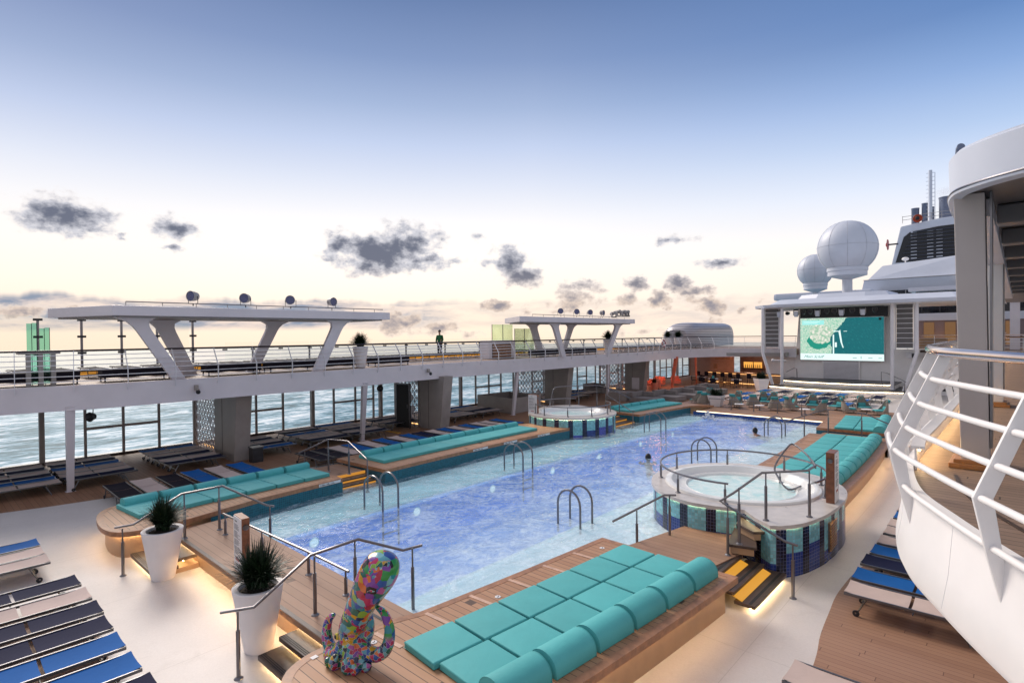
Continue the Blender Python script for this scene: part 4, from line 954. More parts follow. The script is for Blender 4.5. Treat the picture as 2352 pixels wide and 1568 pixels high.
rad = [.14, .18, .19, .19, .195, .21, .235, .255, .255, .215, .13, .01]
path = [(x_ + max(0, z_ - .45) * .17, y_, z_) for x_, y_, z_ in path]; Pc = curve(path, 4); rc = [c.x for c in curve([(r, 0, 0) for r in rad], 4)]
mb.tube(Pc, [max(r, .004) for r in rc], 24); mb.build('body', octm, t_, True)
arms = [  # azimuth, points (radial distance, height), sideways bend
    (205, [(.08, .28), (.22, .14), (.42, .06), (.56, .10), (.64, .26), (.60, .44), (.48, .54)], -.10), (240, [(.08, .26), (.2, .2), (.32, .05), (.45, .05), (.5, .12)], .12), (275, [(.08, .26), (.22, .22), (.34, .06), (.44, .06), (.40, .16)], -.1),
    (305, [(.08, .26), (.25, .27), (.38, .10), (.50, .05), (.58, .12), (.52, .2)], .1), (335, [(.08, .26), (.26, .2), (.44, .06), (.62, .06), (.66, .16)], -.1), (10, [(.08, .3), (.26, .22), (.46, .2), (.62, .32), (.66, .55), (.56, .75), (.42, .82)], .12),
    (255, [(.10, .22), (.30, .10), (.46, .05), (.56, .06), (.60, .14), (.52, .20)], .14), (320, [(.10, .22), (.30, .08), (.5, .05), (.60, .08), (.58, .18)], -.16), (352, [(.10, .2), (.34, .10), (.52, .05), (.60, .07), (.62, .12)], .1), (222, [(.10, .2), (.30, .08), (.44, .05), (.5, .06), (.46, .14)], -.1),
    (50, [(.08, .28), (.2, .3), (.26, .5), (.22, .68), (.12, .7)], .1), (160, [(.08, .28), (.24, .2), (.34, .3), (.36, .46), (.26, .5)], -.1)]
for a, prof, bend in arms:
    if 250 < a < 356: prof = [(r * .62, z_) for r, z_ in prof]
    elif a in (205, 240, 222): prof = [(r * .85, z_) for r, z_ in prof]
    pts = []
    for k, (r, z_) in enumerate(prof):
        aa = R_(a) + bend * k * .5; pts.append((r * math.cos(aa) - .03, r * math.sin(aa) * .8, z_))
    C_ = curve(pts, 5); n_ = len(C_); MB().tube(C_, [.098 * (1 - i / (n_ - 1)) ** .6 + .022 for i in range(n_)], 12).build('arm', octm, t_, True)
mb = MB(); mb.ball((-.16, -.16, .36), (.05, .03, .05)); mb.build('eye', M_simple('eye_yellow', (.55, .45, .05), .2), t_, True)
mb = MB(); mb.ball((-.165, -.185, .36), (.025, .015, .03)); mb.build('pupil', blackm, t_, True)

# ------------------------------------------------------------------ people
def person_mesh(name, joints, edges, mat, parent, root=0, sub=2):
    me = bpy.data.meshes.new(name); me.from_pydata([j[0] for j in joints], edges, []); o = bpy.data.objects.new(name, me); COL.objects.link(o)
    md = o.modifiers.new('skin', 'SKIN'); 
    for i, j in enumerate(joints):
        s_ = me.skin_vertices[0].data[i]; s_.radius = j[1] if isinstance(j[1], tuple) else (j[1], j[1]); s_.use_root = i == root
    o.modifiers.new('sub', 'SUBSURF').levels = sub; o.modifiers['sub'].render_levels = sub
    me.materials.append(mat); 
    for p_ in me.polygons: p_.use_smooth = True
    dg = bpy.context.evaluated_depsgraph_get(); m2_ = bpy.data.meshes.new_from_object(o.evaluated_get(dg)); bpy.data.objects.remove(o)
    m2_.polygons.foreach_set('use_smooth', [True] * len(m2_.polygons)); m2_.materials.clear(); m2_.materials.append(mat)
    o = bpy.data.objects.new(name, m2_); COL.objects.link(o); o.parent = parent; return o
t_ = thing('person', 'person in a green jacket and black trousers standing on the upper deck', 'person', (-29.3, 24.8, 3.4), R_(200), None, local=True)
J = [((0, 0, .95), .13), ((0, 0, 1.15), (.14, .11)), ((0, .0, 1.38), (.17, .11)), ((0, 0, 1.5), .06), ((0, .01, 1.60), .055), ((0, .02, 1.70), (.085, .10)), ((0, .02, 1.81), .07),
     ((.19, 0, 1.44), .06), ((.25, .0, 1.18), .045), ((.2, .12, .98), .035), ((.17, .16, .92), .03), ((-.19, 0, 1.44), .06), ((-.25, 0, 1.18), .045), ((-.2, .12, .98), .035), ((-.17, .16, .92), .03),
     ((.09, 0, .88), .085), ((.10, .01, .48), .06), ((.10, -.01, .09), .042), ((.11, .12, .04), .035), ((-.09, 0, .88), .085), ((-.10, .01, .48), .06), ((-.10, -.02, .09), .042), ((-.11, .11, .04), .035)]
E_ = [(0, 1), (1, 2), (2, 3), (3, 4), (4, 5), (5, 6), (2, 7), (7, 8), (8, 9), (9, 10), (2, 11), (11, 12), (12, 13), (13, 14), (0, 15), (15, 16), (16, 17), (17, 18), (0, 19), (19, 20), (20, 21), (21, 22)]
person_mesh('body', J, E_, skinm, t_)
gr = lambda k: (lambda r: (r[0] + .018, r[1] + .018) if isinstance(r, tuple) else r + .018)(J[k][1])
idx = [0, 1, 2, 3, 7, 8, 9, 11, 12, 13]; mp = {k: i for i, k in enumerate(idx)}
person_mesh('jacket', [(J[k][0], gr(k)) for k in idx], [(mp[a], mp[b_]) for a, b_ in E_ if a in mp and b_ in mp], greenj, t_)
idx = [0, 15, 16, 17, 19, 20, 21]; mp = {k: i for i, k in enumerate(idx)}
person_mesh('trousers', [(J[k][0], gr(k)) for k in idx], [(mp[a], mp[b_]) for a, b_ in E_ if a in mp and b_ in mp], trous, t_)
for s in (-1, 1): MB().ball((s * .11, .08, .04), (.05, .14, .045)).build('shoe', blackm, t_, True)
MB().ball((0, 0.0, 1.775), (.098, .115, .095)).build('hair', hairm, t_, True)
def swimmer(label, loc, rz, dark):
    t_ = thing('person', label, 'person', loc, rz, None, local=True)
    JJ = [((0, -.55, -.18), .12), ((0, -.28, -.10), (.14, .10)), ((0, -.05, -.04), (.16, .08)), ((0, .0, .06), .05), ((0, .03, .13), .07), ((0, .04, .22), (.085, .09)), ((0, .03, .29), .06), ((.17, 0, -.03), .05), ((.32, .18, -.04), .04), ((.22, .4, -.03), .03), ((-.17, 0, -.03), .05), ((-.32, .18, -.04), .04), ((-.22, .4, -.03), .03), ((.1, -.9, -.22), .08), ((.1, -1.3, -.25), .05), ((-.1, -.9, -.22), .08), ((-.1, -1.3, -.25), .05)]
    person_mesh('body', JJ, [(0, 1), (1, 2), (2, 3), (3, 4), (4, 5), (5, 6), (2, 7), (7, 8), (8, 9), (2, 10), (10, 11), (11, 12), (0, 13), (13, 14), (0, 15), (15, 16)], skinm, t_)
    MB().ball((0, 0.0, .22), (.112, .115, .15)).build('hair', hairm, t_, True)
    MB().box((0, .135, .17), (.03, .03, .04)).build('nose', skinm, t_, bevel=.01)
    return t_
swimmer('swimmer with wet dark hair in mid pool, the nearer of the two', (-10.3, 18.8, .0), .6, True)
swimmer('swimmer with dark hair by the far right ladder, the farther of the two', (-8.9, 26.1, .18), 2.4, True)
#@@PART4
# ------------------------------------------------------------------ left upper deck
EDGE = [(-22.4, -8), (-22.1, -3), (-22.0, 1.9), (-21.55, 4.5), (-21.55, 9), (-21.45, 12.5), (-21.9, 17), (-22.0, 22.7), (-21.9, 29), (-21.75, 38.2), (-22.3, 44.3), (-21.9, 47.5), (-20.7, 50.2), (-18.6, 51.7), (-16.6, 52.3), (-14.4, 52.5)]
EC = xy(curve([(a, b_, 0) for a, b_ in EDGE], 6))
def offp(path, d):
    out = []
    for i, p_ in enumerate(path):
        a = Vector(path[max(0, i - 1)]); c = Vector(path[min(len(path) - 1, i + 1)]); e_ = (c - a).normalized(); out.append((p_[0] - e_.y * d, p_[1] + e_.x * d))
    return out
far_ = [(-14.4, 62), (-31.8, 62), (-31.8, -8)]
mb = MB(); mb.prism(ccw(offp(EC, .10) + far_), 2.85, 3.385); struct(mb.build('upper_deck', upperdk))
mb = MB(); mb.prism(ccw(offp(EC, .3) + far_), 2.78, 2.845); struct(mb.build('upper_deck_ceiling', lilac))
def band(path, z0, z1, th):
    """upright curved plate between two heights, th thick towards the inside"""
    mb = MB(); q = offp(path, th); n = len(path)
    vs = [(x_, y_, z0) for x_, y_ in path] + [(x_, y_, z1) for x_, y_ in path] + [(x_, y_, z0) for x_, y_ in q] + [(x_, y_, z1) for x_, y_ in q]; fs = []
    for i in range(n - 1): fs += [(i, i + 1, n + i + 1, n + i), (2 * n + i, 3 * n + i, 3 * n + i + 1, 2 * n + i + 1), (n + i, n + i + 1, 3 * n + i + 1, 3 * n + i), (i, 2 * n + i, 2 * n + i + 1, i + 1)]
    fs += [(0, n, 3 * n, 2 * n), (n - 1, 3 * n - 1, 4 * n - 1, 2 * n - 1)]
    return mb.add(vs, fs)
t_ = thing('edge_beam', 'long lilac white curved edge beam of the left upper deck', 'beam', (-21.8, 20, 2.7))
band(EC, 2.72, 3.40, .10).build('fascia', lilac, t_, True); 
band(offp(EC, -.035), 2.66, 2.72, .16).build('lower_lip', lilac, t_, True); band(offp(EC, .02), 3.4, 3.43, .08).build('kerb', lilac, t_, True)
# railing
t_ = thing('deck_railing', 'long white railing with dark handrail on the edge of the left upper deck', 'railing', (-21.8, 20, 3.4))
prof = [(3.22, -.04), (3.55, -.10), (3.88, -.10), (4.48, .30)]     # height, offset inwards
def offz(z_):
    for (z0, o0), (z1, o1) in zip(prof[:-1], prof[1:]):
        if z0 <= z_ <= z1: return o0 + (o1 - o0) * (z_ - z0) / (z1 - z0)
    return prof[-1][1]
MB().tube([(x_, y_, 4.5) for x_, y_ in offp(EC, .31)], .032, 8).build('handrail', M_simple('dark_handrail', (.035, .025, .03), .3, .3), t_, True)
for z_ in (3.56, 3.72, 3.90, 4.06, 4.21, 4.36): MB().tube([(x_, y_, z_) for x_, y_ in offp(EC, offz(z_))], .014, 6).build('rail', white, t_, True)
s_ = 0; nxt = .6; pins = []
for a, b_ in zip(EC[:-1], EC[1:]):
    L = math.hypot(b_[0] - a[0], b_[1] - a[1])
    while nxt <= s_ + L:
        f = (nxt - s_) / L; pins.append(((a[0] + (b_[0] - a[0]) * f, a[1] + (b_[1] - a[1]) * f), ((b_[0] - a[0]) / L, (b_[1] - a[1]) / L))); nxt += 1.38
    s_ += L
for (p_, d_) in pins:
    pts = [(p_[0] - d_[1] * o_, p_[1] + d_[0] * o_, z_) for z_, o_ in prof]
    mb = MB(); 
    for q0, q1 in zip(pts[:-1], pts[1:]):
        q0 = Vector(q0); q1 = Vector(q1); dv = (q1 - q0).normalized(); nn = Vector((d_[0], d_[1], 0)); wv_ = dv.cross(nn) * .026; th = nn * .009
        mb.add([q0 - wv_ - th, q0 + wv_ - th, q0 + wv_ + th, q0 - wv_ + th, q1 - wv_ - th, q1 + wv_ - th, q1 + wv_ + th, q1 - wv_ + th], [(3, 2, 1, 0), (4, 5, 6, 7), (0, 1, 5, 4), (1, 2, 6, 5), (2, 3, 7, 6), (3, 0, 4, 7)])
    mb.build('post', white, t_)
# leaning slim columns below
for i, (y0, x0, y1, x1) in enumerate(((3.58, -22.45, 3.5, -21.75), (14.44, -22.7, 13.9, -21.6), (24.93, -22.7, 24.8, -22.2), (35.1, -22.5, 34.2, -21.9))):
    t2 = thing('deck_column', 'slim leaning white column under the left upper deck, %s from the left' % ORD[i], 'column', (x0, y0, 0), 0, 'slim leaning columns')
    MB().prism([(x0 - .07, y0 - .09), (x0 + .07, y0 - .09), (x0 + .07, y0 + .09), (x0 - .07, y0 + .09)], 0, 2.8, 0, [(x1 - .09, y1 - .12), (x1 + .09, y1 - .12), (x1 + .09, y1 + .12), (x1 - .09, y1 + .12)]).build('shaft', lilac, t2, bevel=.01)
    MB().bb(x0 - .11, x0 + .11, y0 - .13, y0 + .13, 0, .02).build('foot_plate', lilac, t2)
# window wall at the ship's side, built bay by bay
def bay(y0, y1, posts, thick, bars, label):
    t2 = thing('window_wall', label, 'window', (-28, (y0 + y1) / 2, 0), 0, 'glazed bays of the ship side')
    MB().bb(-28.06, -27.94, y0, y1, 0, .1).build('sill', darkwood, t2); MB().bb(-28.05, -27.95, y0, y1, 2.6, 2.78).build('head_frame', taupe, t2)
    for y in posts: MB().bb(-28.05, -27.95, y - .045, y + .045, .1, 2.6).build('mullion', taupe, t2)
    for y in thick: MB().bb(-28.12, -27.90, y - .08, y + .08, .1, 2.6).build('column', taupe, t2)
    for ya, yb in bars: MB().bb(-28.045, -27.955, ya, yb, 1.17, 1.27).build('transom', taupe, t2)
    MB().add([(-28, y0, .1), (-28, y1, .1), (-28, y1, 2.6), (-28, y0, 2.6)], [(0, 1, 2, 3)]).build('pane', glass, t2)
bay(-5, 8.9, (-3.5, -.9, 1.6, 4.98, 6.28, 7.60), (3.62, -2.2), ((4.98, 7.6),), 'glazed bay at the left edge before the first perforated screen')
bay(9.1, 18.7, (10.4, 11.82, 13.18, 16.05, 17.4, 18.6), (14.8,), ((10.4, 13.18), (16.05, 18.6)), 'glazed bay between the first perforated screen and the dark door')
bay(18.9, 30.9, (20.3, 23, 26.9, 28.2, 29.45, 30.8), (25.5, 19.1), ((26.9, 29.45),), 'glazed bay between the dark door and the third screen')
bay(31.1, 42.4, (33, 34.4, 35.7, 38.95, 40.32, 41.7), (37.6,), ((38.95, 40.32), (33, 35.7)), 'glazed bay between the third and fourth screens')
bay(42.6, 51, (44, 45.5, 47, 48.5, 50), (46.2,), ((44, 45.5), (48.5, 50)), 'glazed bay beyond the fourth screen')
bay(51, 61, (51.3, 53.8, 55.2, 56.5, 59.1, 60.7), (52.6, 57.8), ((53.8, 56.5), (59.1, 60.7)), 'glazed bay beside the bar')
# perforated screens and wall fins across the deck
def fin(y, xs0, xs1, xf0, xf1, label, i):
    t2 = thing('perforated_screen', 'white screen of overlapping rings ' + label, 'screen', ((xs0 + xs1) / 2, y, 0), 0, 'perforated ring screens')
    MB().bb(xs0 - .12, xs0 + .02, y - .08, y + .08, 0, 2.78).build('frame', taupe, t2); MB().bb(xs1 - .02, xs1 + .06, y - .06, y + .06, 0, 2.78).build('frame', taupe, t2)
    mb = MB(); R = .20; rr = random.Random(i); nx_ = int((xs1 - xs0 - .1) / (R * 1.62)); j = 0; z_ = .12
    while z_ < 2.68:
        for k in range(nx_ + 1):
            cx_ = xs0 + .18 + (k + .5 * (j % 2)) * R * 1.62
            if cx_ > xs1 - .14: continue
            ri = .0 if rr.random() < .13 else R * .80; yy = y + (.003 if j % 2 else -.003)
            n_ = 16; vs = []
            for q in range(n_):
                a = 2 * PI * q / n_
                for r_ in (R, max(ri, .002)):
                    for dy_ in (-.007, .007): vs.append((cx_ + r_ * math.cos(a), yy + dy_, z_ + r_ * math.sin(a)))
            fs = []
            for q in range(n_):
                a0 = q * 4; a1 = ((q + 1) % n_) * 4; fs += [(a0, a1, a1 + 2, a0 + 2), (a0 + 1, a0 + 3, a1 + 3, a1 + 1), (a0, a0 + 1, a1 + 1, a1), (a0 + 2, a1 + 2, a1 + 3, a0 + 3)]
            mb.add(vs, fs)
        z_ += R * .98; j += 1
    mb.build('ring_lattice', lilac, t2)
    MB().bb(xs0 + .1, xs1 - .1, y + .25, y + .3, .01, .04).build('led_uplight', ledfar, t2)
    t3 = thing('wall_fin', 'solid grey wall fin tapering downwards ' + label, 'wall', (xf0, y, 0), 0, 'solid wall fins')
    MB().ext([(xf0, y - .3, 0), (xf1 - .35, y - .3, 0), (xf1, y - .3, 2.78), (xf0, y - .3, 2.78)], (0, .6, 0)).build('panel', taupe, t3, bevel=.02)
    MB().bb(xf0 + (xf1 - xf0) * .35, xf0 + (xf1 - xf0) * .35 + .02, y - .308, y - .301, .05, 2.7).build('joint', darkmetal, t3)
    if i == 3: MB().bb(xf0 + .7, xf0 + 1.4, y - .33, y - .301, .12, 1.1).build('hatch', lilac, t3, bevel=.01)
    return t3
fin(9.0, -27.8, -24.8, -24.65, -22.35, 'beside the first block of window loungers', 0)
fin(18.8, -26.0, -24.0, -23.5, -21.55, 'behind the open dark door', 1)
fin(31.0, -27.7, -24.95, -24.9, -22.75, 'behind the left whirlpool sign post', 2)
fin(42.5, -28.0, -25.4, -25.3, -23.2, 'beyond the left whirlpool rail', 3)
t2 = thing('open_door', 'dark open door standing next to the second wall fin', 'door', (-23.9, 17.7, 0), R_(12), local=True)
MB().bb(-.42, .42, -.03, .03, .08, 2.32).build('leaf', blackm, t2, bevel=.01); mb = MB(); mb.bb(.42, .47, -.05, .05, .05, 2.38); mb.bb(-.47, -.42, -.05, .05, .05, 2.38); mb.bb(-.47, .47, -.05, .05, 2.33, 2.38); mb.build('frame', steel, t2)
MB().tube([(.33, -.08, 1.1), (.33, -.08, 1.3)], .015, 6).build('handle', steel, t2)
t2 = thing('floor_cable_cover', 'short yellow strip lying on the deck before the dark door', 'cover', (-23.4, 16.7, 0)); MB().bb(-23.9, -22.9, 16.6, 16.8, .008, .04).build('ramp', yellow, t2, bevel=.01); MB().bb(-23.85, -22.95, 16.69, 16.71, .041, .045).build('stripe', blackm, t2)
def horn(label, loc, rz):
    t2 = thing('loudspeaker', label, 'loudspeaker', loc, rz, 'round deck loudspeakers', local=True)
    mb = MB(); mb.lathe([(.03, .18), (.1, .16), (.12, .08), (.16, 0), (.15, -.02), (.05, .05), (.001, .03)], (0, 0, 0), 20); mb.v = [(x_, z_, y_) for x_, y_, z_ in mb.v]; mb.build('horn', darkmetal, t2, True)
    MB().tube([(0, .12, .1), (0, .14, .35)], .015, 6).build('bracket', darkmetal, t2)
horn('round black loudspeaker hanging by the first leaning column', (-22.35, 4.1, 2.33), .6); horn('round black loudspeaker hanging left of the dark door', (-23.2, 15.8, 2.3), .9)
def camera_unit(label, loc):
    t2 = thing('security_camera', label, 'camera', loc, 0, 'small dome cameras on the edge beam', local=True)
    MB().bb(-.02, .10, -.06, .06, -.02, .16).build('bracket', taupe, t2, bevel=.01); MB().bb(.08, .24, -.04, .04, -.03, .03).build('arm', taupe, t2); MB().ball((.22, 0, -.08), .075).build('dome', blackm, t2, True)
camera_unit('small camera on the edge beam at the left end', (-21.52, 7.0, 3.05)); camera_unit('small camera on the edge beam above the dark door', (-21.85, 17.7, 3.05))
# upper deck windscreen
t_ = thing('windscreen', 'tall glass windscreen with bracketed posts along the ship side of the upper deck', 'windscreen', (-31, 7, 3.4))
for y in (2.45, 3.95, 5.45, 6.95, 8.4, 9.98):
    mb = MB(); mb.bb(-31.06, -30.98, y - .045, y + .045, 3.4, 5.7); mb.build('post', steel, t_)
    for z_ in (5.72, 4.98, 4.25): MB().bb(-30.99, -30.95, y - .16, y + .16, z_ - .05, z_ + .05).build('clamp', darkmetal, t_)
for y0 in (2.45, 3.95, 5.45, 6.95, 8.4): MB().add([(-31, y0 + .02, 3.6), (-31, y0 + 1.4, 3.6), (-31, y0 + 1.4, 5.9), (-31, y0 + .02, 5.9)], [(0, 1, 2, 3)]).build('pane', glass, t_)
t_ = thing('windscreen', 'low glass windscreen running far along the ship side of the upper deck', 'windscreen', (-31, 30, 3.4))
ys = [11.5, 12.96] + [14.5 + 1.75 * k for k in range(26)]
for k, y in enumerate(ys):
    if k % 2: MB().bb(-31.05, -30.98, y - .04, y + .04, 3.4, 4.3).build('post', steel, t_)
    MB().bb(-30.99, -30.94, y - .12, y + .12, 4.2, 4.28).build('clamp', darkmetal, t_)
MB().tube([(-30.95, 11.0, 4.32), (-30.95, 60, 4.32)], .03, 6).build('rail', steel, t_, True)
for k in range(len(ys) - 1): MB().add([(-31, ys[k] + .02, 3.5), (-31, ys[k + 1] - .02, 3.5), (-31, ys[k + 1] - .02, 4.62), (-31, ys[k] + .02, 4.62)], [(0, 1, 2, 3)]).build('pane', glass, t_)
# glow ledge on the upper deck
t_ = thing('lit_ledge', 'low dark ledge with warm strip light along the upper deck', 'ledge', (-27, 20, 3.4))
MB().bb(-30.6, -27.6, -6, 60, 3.39, 3.64).build('ledge', darkmetal, t_); MB().bb(-27.57, -27.54, -6, 60, 3.44, 3.56).build('led_strip', ledup, t_)
# dark daybeds and loungers
def make_daybed():
    t_ = thing('daybed', 'x', 'daybed', local=True)
    MB().bb(-.35, .35, 0, 2.1, .14, .42).build('body', F['black'], t_, bevel=.03)
    for x_ in (-.3, .3):
        for y_ in (.08, 2.02): MB().bb(x_ - .02, x_ + .02, y_ - .02, y_ + .02, 0, .14).build('leg', darkmetal, t_)
    return t_
for k, y in enumerate((1.9, 4.6, 7.9, 10.3, 12.6, 15.4, 27.6, 30.1, 32.4)):
    inst('daybed', make_daybed, (-23.4, y, 3.39), 0, 'long black padded bench on the upper deck edge, %s from the left' % ORD[k], 'black benches on the upper deck')
for k in range(39):
    y = -2.4 + 1.05 * k
    lounger('black', (-27.3, y, 3.39), -PI / 2, 'black lounger on the upper deck beyond the railing, %s from the left' % ORD[k], 'black loungers on the upper deck')
for k in range(20):
    lounger('black', (-24.6, 38 + .85 * k, 3.39), -PI / 2, 'black lounger on the far part of the upper deck, %s from the near end' % ORD[k], 'black loungers on the far upper deck')

# ------------------------------------------------------------------ canopies with slanting legs
def slab(mb, y0, y1, x0, x1, z0, z1, cut):
    p_ = [(x1, y0 + cut), (x1, y1), (x0, y1), (x0, y0)]
    mb.prism(ccw(p_), z0, z1)
def canopy(label, y0, y1, legsF, legsB, cut, railS):
    t_ = thing('deck_canopy', label, 'canopy', (-22.5, (y0 + y1) / 2, 3.4), 0, 'white canopies on slanting legs')
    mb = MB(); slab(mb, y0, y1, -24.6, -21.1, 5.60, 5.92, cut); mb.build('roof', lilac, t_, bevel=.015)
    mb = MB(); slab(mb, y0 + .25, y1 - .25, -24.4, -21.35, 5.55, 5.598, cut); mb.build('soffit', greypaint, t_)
    for lst, xf, xt in ((legsF, -21.75, -21.55), (legsB, -24.2, -24.1)):
        for (a0, a1, b0, b1) in lst:   # foot from a0 to a1, head from b0 to b1
            n_ = 8; P_ = []; fl = .42
            zs = [3.40 + (5.58 - 3.40) * k / 14 for k in range(15)]
            def edge(a, b_, sgn):
                out = []
                for z_ in zs:
                    u = (z_ - 3.4) / 2.18; e_ = max(0, (u - .80) / .20); out.append((a + (b_ - a) * min(1, u / .97) + sgn * fl * (1 - math.sqrt(max(0, 1 - e_ ** 2))), z_))
                return out
            L_ = edge(a0, b0, -1); Rr = edge(a1, b1, 1)
            th = .16; mb = MB(); vs = []; fs = []
            for (yl, z_), (yr, _) in zip(L_, Rr):
                xx = xf + (xt - xf) * (z_ - 3.4) / 2.18
                vs += [(xx, yl, z_), (xx, yr, z_), (xx - th, yr, z_), (xx - th, yl, z_)]
            for k in range(len(zs) - 1):
                for q in range(4): fs.append((k * 4 + q, k * 4 + (q + 1) % 4, k * 4 + 4 + (q + 1) % 4, k * 4 + 4 + q))
            fs += [(3, 2, 1, 0), tuple(len(vs) - 4 + q for q in range(4))]
            mb.add(vs, fs).build('leg', lilac, t_)
    MB().tube([(-21.5, railS, 6.07), (-21.5, y1 - .1, 6.07)], .02, 6).build('roof_rail', steel, t_)
    y = railS
    while y < y1: MB().tube([(-21.5, y, 5.92), (-21.5, y, 6.07)], .012, 5).build('rail_post', steel, t_); y += 1.05
    return t_
canopy('large white canopy with V legs on the left part of the upper deck', 3.4, 14.95, [(6.35, 6.78, 5.02, 5.46), (11.55, 12.0, 12.48, 12.98)], [(7.45, 7.95, 6.4, 7.0), (9.85, 10.3, 10.85, 11.35)], 1.1, 4.95)
canopy('smaller looking white canopy with V legs farther along the upper deck', 26.3, 36.7, [(28.64, 29.08, 27.45, 27.95), (33.75, 34.3, 34.95, 35.45)], [(29.3, 29.9, 28.3, 28.9), (31.75, 32.2, 32.7, 33.25)], -2.5, 25.4)
ledmat = M_simple('spotlight_lens', (.10, .11, .22), .15, .2)
def make_spot():
    t_ = thing('spotlight', 'x', 'spotlight', local=True)
    MB().lathe([(.10, -.16), (.14, -.15), (.165, -.05), (.18, .08), (.185, .12), (.17, .12), (.165, .10)], (0, 0, 0), 20).build('housing', greypaint, t_, True)
    c = t_.children[0]; c.rotation_euler = (0, PI / 2, 0)
    mb = MB(); mb.lathe([(.001, .0), (.165, .0)], (0, 0, .10), 20)
    for k in range(18): a = k * 2.4; r = .15 * math.sqrt((k + .5) / 18); mb.lathe([(.001, .012), (.016, .012), (.018, 0)], (r * math.cos(a), r * math.sin(a), .10), 8)
    l = mb.build('lens', ledmat, t_, True); l.rotation_euler = (0, PI / 2, 0)
    mb = MB(); mb.tube([(0, -.20, 0), (0, -.20, -.26), (0, .20, -.26), (0, .20, 0)], .014, 6); mb.tube([(0, 0, -.26), (0, 0, -.34)], .02, 6); mb.build('yoke', darkmetal, t_)
    return t_
for k, (y, a) in enumerate(((6.95, -62), (8.75, -50), (10.5, -35), (12.3, 10))): inst('spot', make_spot, (-21.5, y, 6.33), R_(a), 'round spotlight on the first canopy, %s from the left' % ORD[k], 'round spotlights on the canopies')
for k, (y, a) in enumerate(((28.2, -60), (29.9, -48), (31.4, -30), (32.95, 10))): inst('spot', make_spot, (-21.5, y, 6.33), R_(a), 'round spotlight on the second canopy, %s from the left' % ORD[k], 'round spotlights on the canopies')
def make_moving():
    t_ = thing('moving_head_light', 'x', 'spotlight', local=True)
    MB().bb(-.14, .14, -.14, .14, -.34, -.26).build('base', darkmetal, t_, bevel=.02)
    mb = MB(); [mb.bb(-.06, .06, s * .17 - .025, s * .17 + .025, -.26, .05) for s in (-1, 1)]; mb.build('yoke', greypaint, t_)
    mb = MB(); mb.lathe([(.001, -.22), (.10, -.22), (.13, -.1), (.13, .1), (.16, .25), (.15, .27), (.001, .25)], (0, 0, .08), 16); h_ = mb.build('head', greypaint, t_, True); h_.rotation_euler = (0, R_(100), R_(0))
    return t_
for k, y in enumerate((34.6, 35.3, 36.0, 36.5)): inst('mov', make_moving, (-21.6, y, 6.36 + (.12 if k else 0)), R_(150 + 12 * k), 'grey moving head light at the right end of the second canopy, %s from the left' % ORD[k], 'moving head lights on the second canopy')
# green glass screens on the upper deck
def gscreen(label, x_, ys, zt, mat, frame=None):
    t2 = thing('glass_screen', label, 'screen', (x_, ys[0], 3.4))
    for k in range(len(ys) - 1):
        MB().bb(x_ - .01, x_ + .01, ys[k] + .02, ys[k + 1] - .02, 3.5, zt[k]).build('pane', mat, t2)
        MB().bb(x_ - .02, x_ + .02, ys[k] - .015, ys[k] + .015, 3.4, zt[k]).build('mullion', taupe, t2)
    return t2
t2 = thing('glass_screen', 'green glass screens rising over the grey bar counter at the left edge', 'screen', (-22.9, 2.7, 3.4))
for (ya, yb, zt, xx_) in ((2.655, 2.78, 5.37, -23.0), (2.785, 2.91, 5.39, -23.0), (2.96, 3.08, 5.22, -22.95), (3.085, 3.21, 5.24, -22.95)):
    MB().bb(xx_ - .008, xx_ + .008, ya, yb, 3.45, zt).build('pane', greenglass, t2); MB().tube([(xx_, yb, 3.4), (xx_, yb, zt)], .008, 4).build('edge_post', darkmetal, t2)
MB().bb(-23.3, -22.8, 2.42, 3.46, 4.40, 4.47).build('counter_top', greypaint, t2, bevel=.02)
for y_ in (2.67, 2.97, 3.28): MB().bb(-22.93, -22.83, y_ - .06, y_ + .06, 3.39, 4.4).build('leg', greypaint, t2)
gscreen('yellow green glass screen, the taller left one before the second canopy', -26, (26.55, 27.6, 28.6), (5.57, 5.57), yglass)
gscreen('green glass screen, the lower right one beside the second canopy', -26.05, (28.85, 29.9, 30.95), (5.3, 5.3), yglass)
t2 = thing('service_cabinet', 'white cabinet with brown slatted front before the second canopy', 'cabinet', (-24, 25.4, 3.4))
MB().bb(-24.8, -24.0, 24.2, 26.65, 3.39, 4.52).build('housing', lilac, t2, bevel=.05); MB().bb(-24.0, -23.97, 24.5, 26.2, 3.45, 4.32).build('recess', darkwood, t2)
mb = MB(); [mb.bb(-23.97, -23.94, 24.52, 26.18, 3.5 + .1 * k, 3.56 + .1 * k) for k in range(8)]; mb.build('slats', copem, t2)
# ribbed pod
t2 = thing('ribbed_pod', 'large rounded silver ribbed pod on the far upper deck', 'pod', (-27, 62, 3.4))
mb = MB(); NS = 22; prof = [(i / 13) for i in range(14)]
sec = []
for (y, hs) in ((55.3, .70), (55.8, .86), (56.7, .96), (57.8, 1.0), (60.2, 1.0), (63, 1.0), (66, 1.0), (66.8, .97), (67.3, .88)):
    ringp = []
    for i in range(NS + 1):
        a = PI * i / NS; c_ = math.cos(a); s1_ = math.sin(a); ringp.append((-27.1 + 1.9 * hs * (abs(c_) ** .6) * (1 if c_ > 0 else -1) + .25 * math.sin(a), y, 3.39 + 2.62 * hs * (s1_ ** .55 if s1_ > 0 else 0)))
    sec.append(ringp)
vs = [v for rg in sec for v in rg]; fs = [(k * (NS + 1) + i, k * (NS + 1) + i + 1, (k + 1) * (NS + 1) + i + 1, (k + 1) * (NS + 1) + i) for k in range(len(sec) - 1) for i in range(NS)] + [tuple(range(NS + 1)), tuple(reversed(range(len(vs) - NS - 1, len(vs))))]
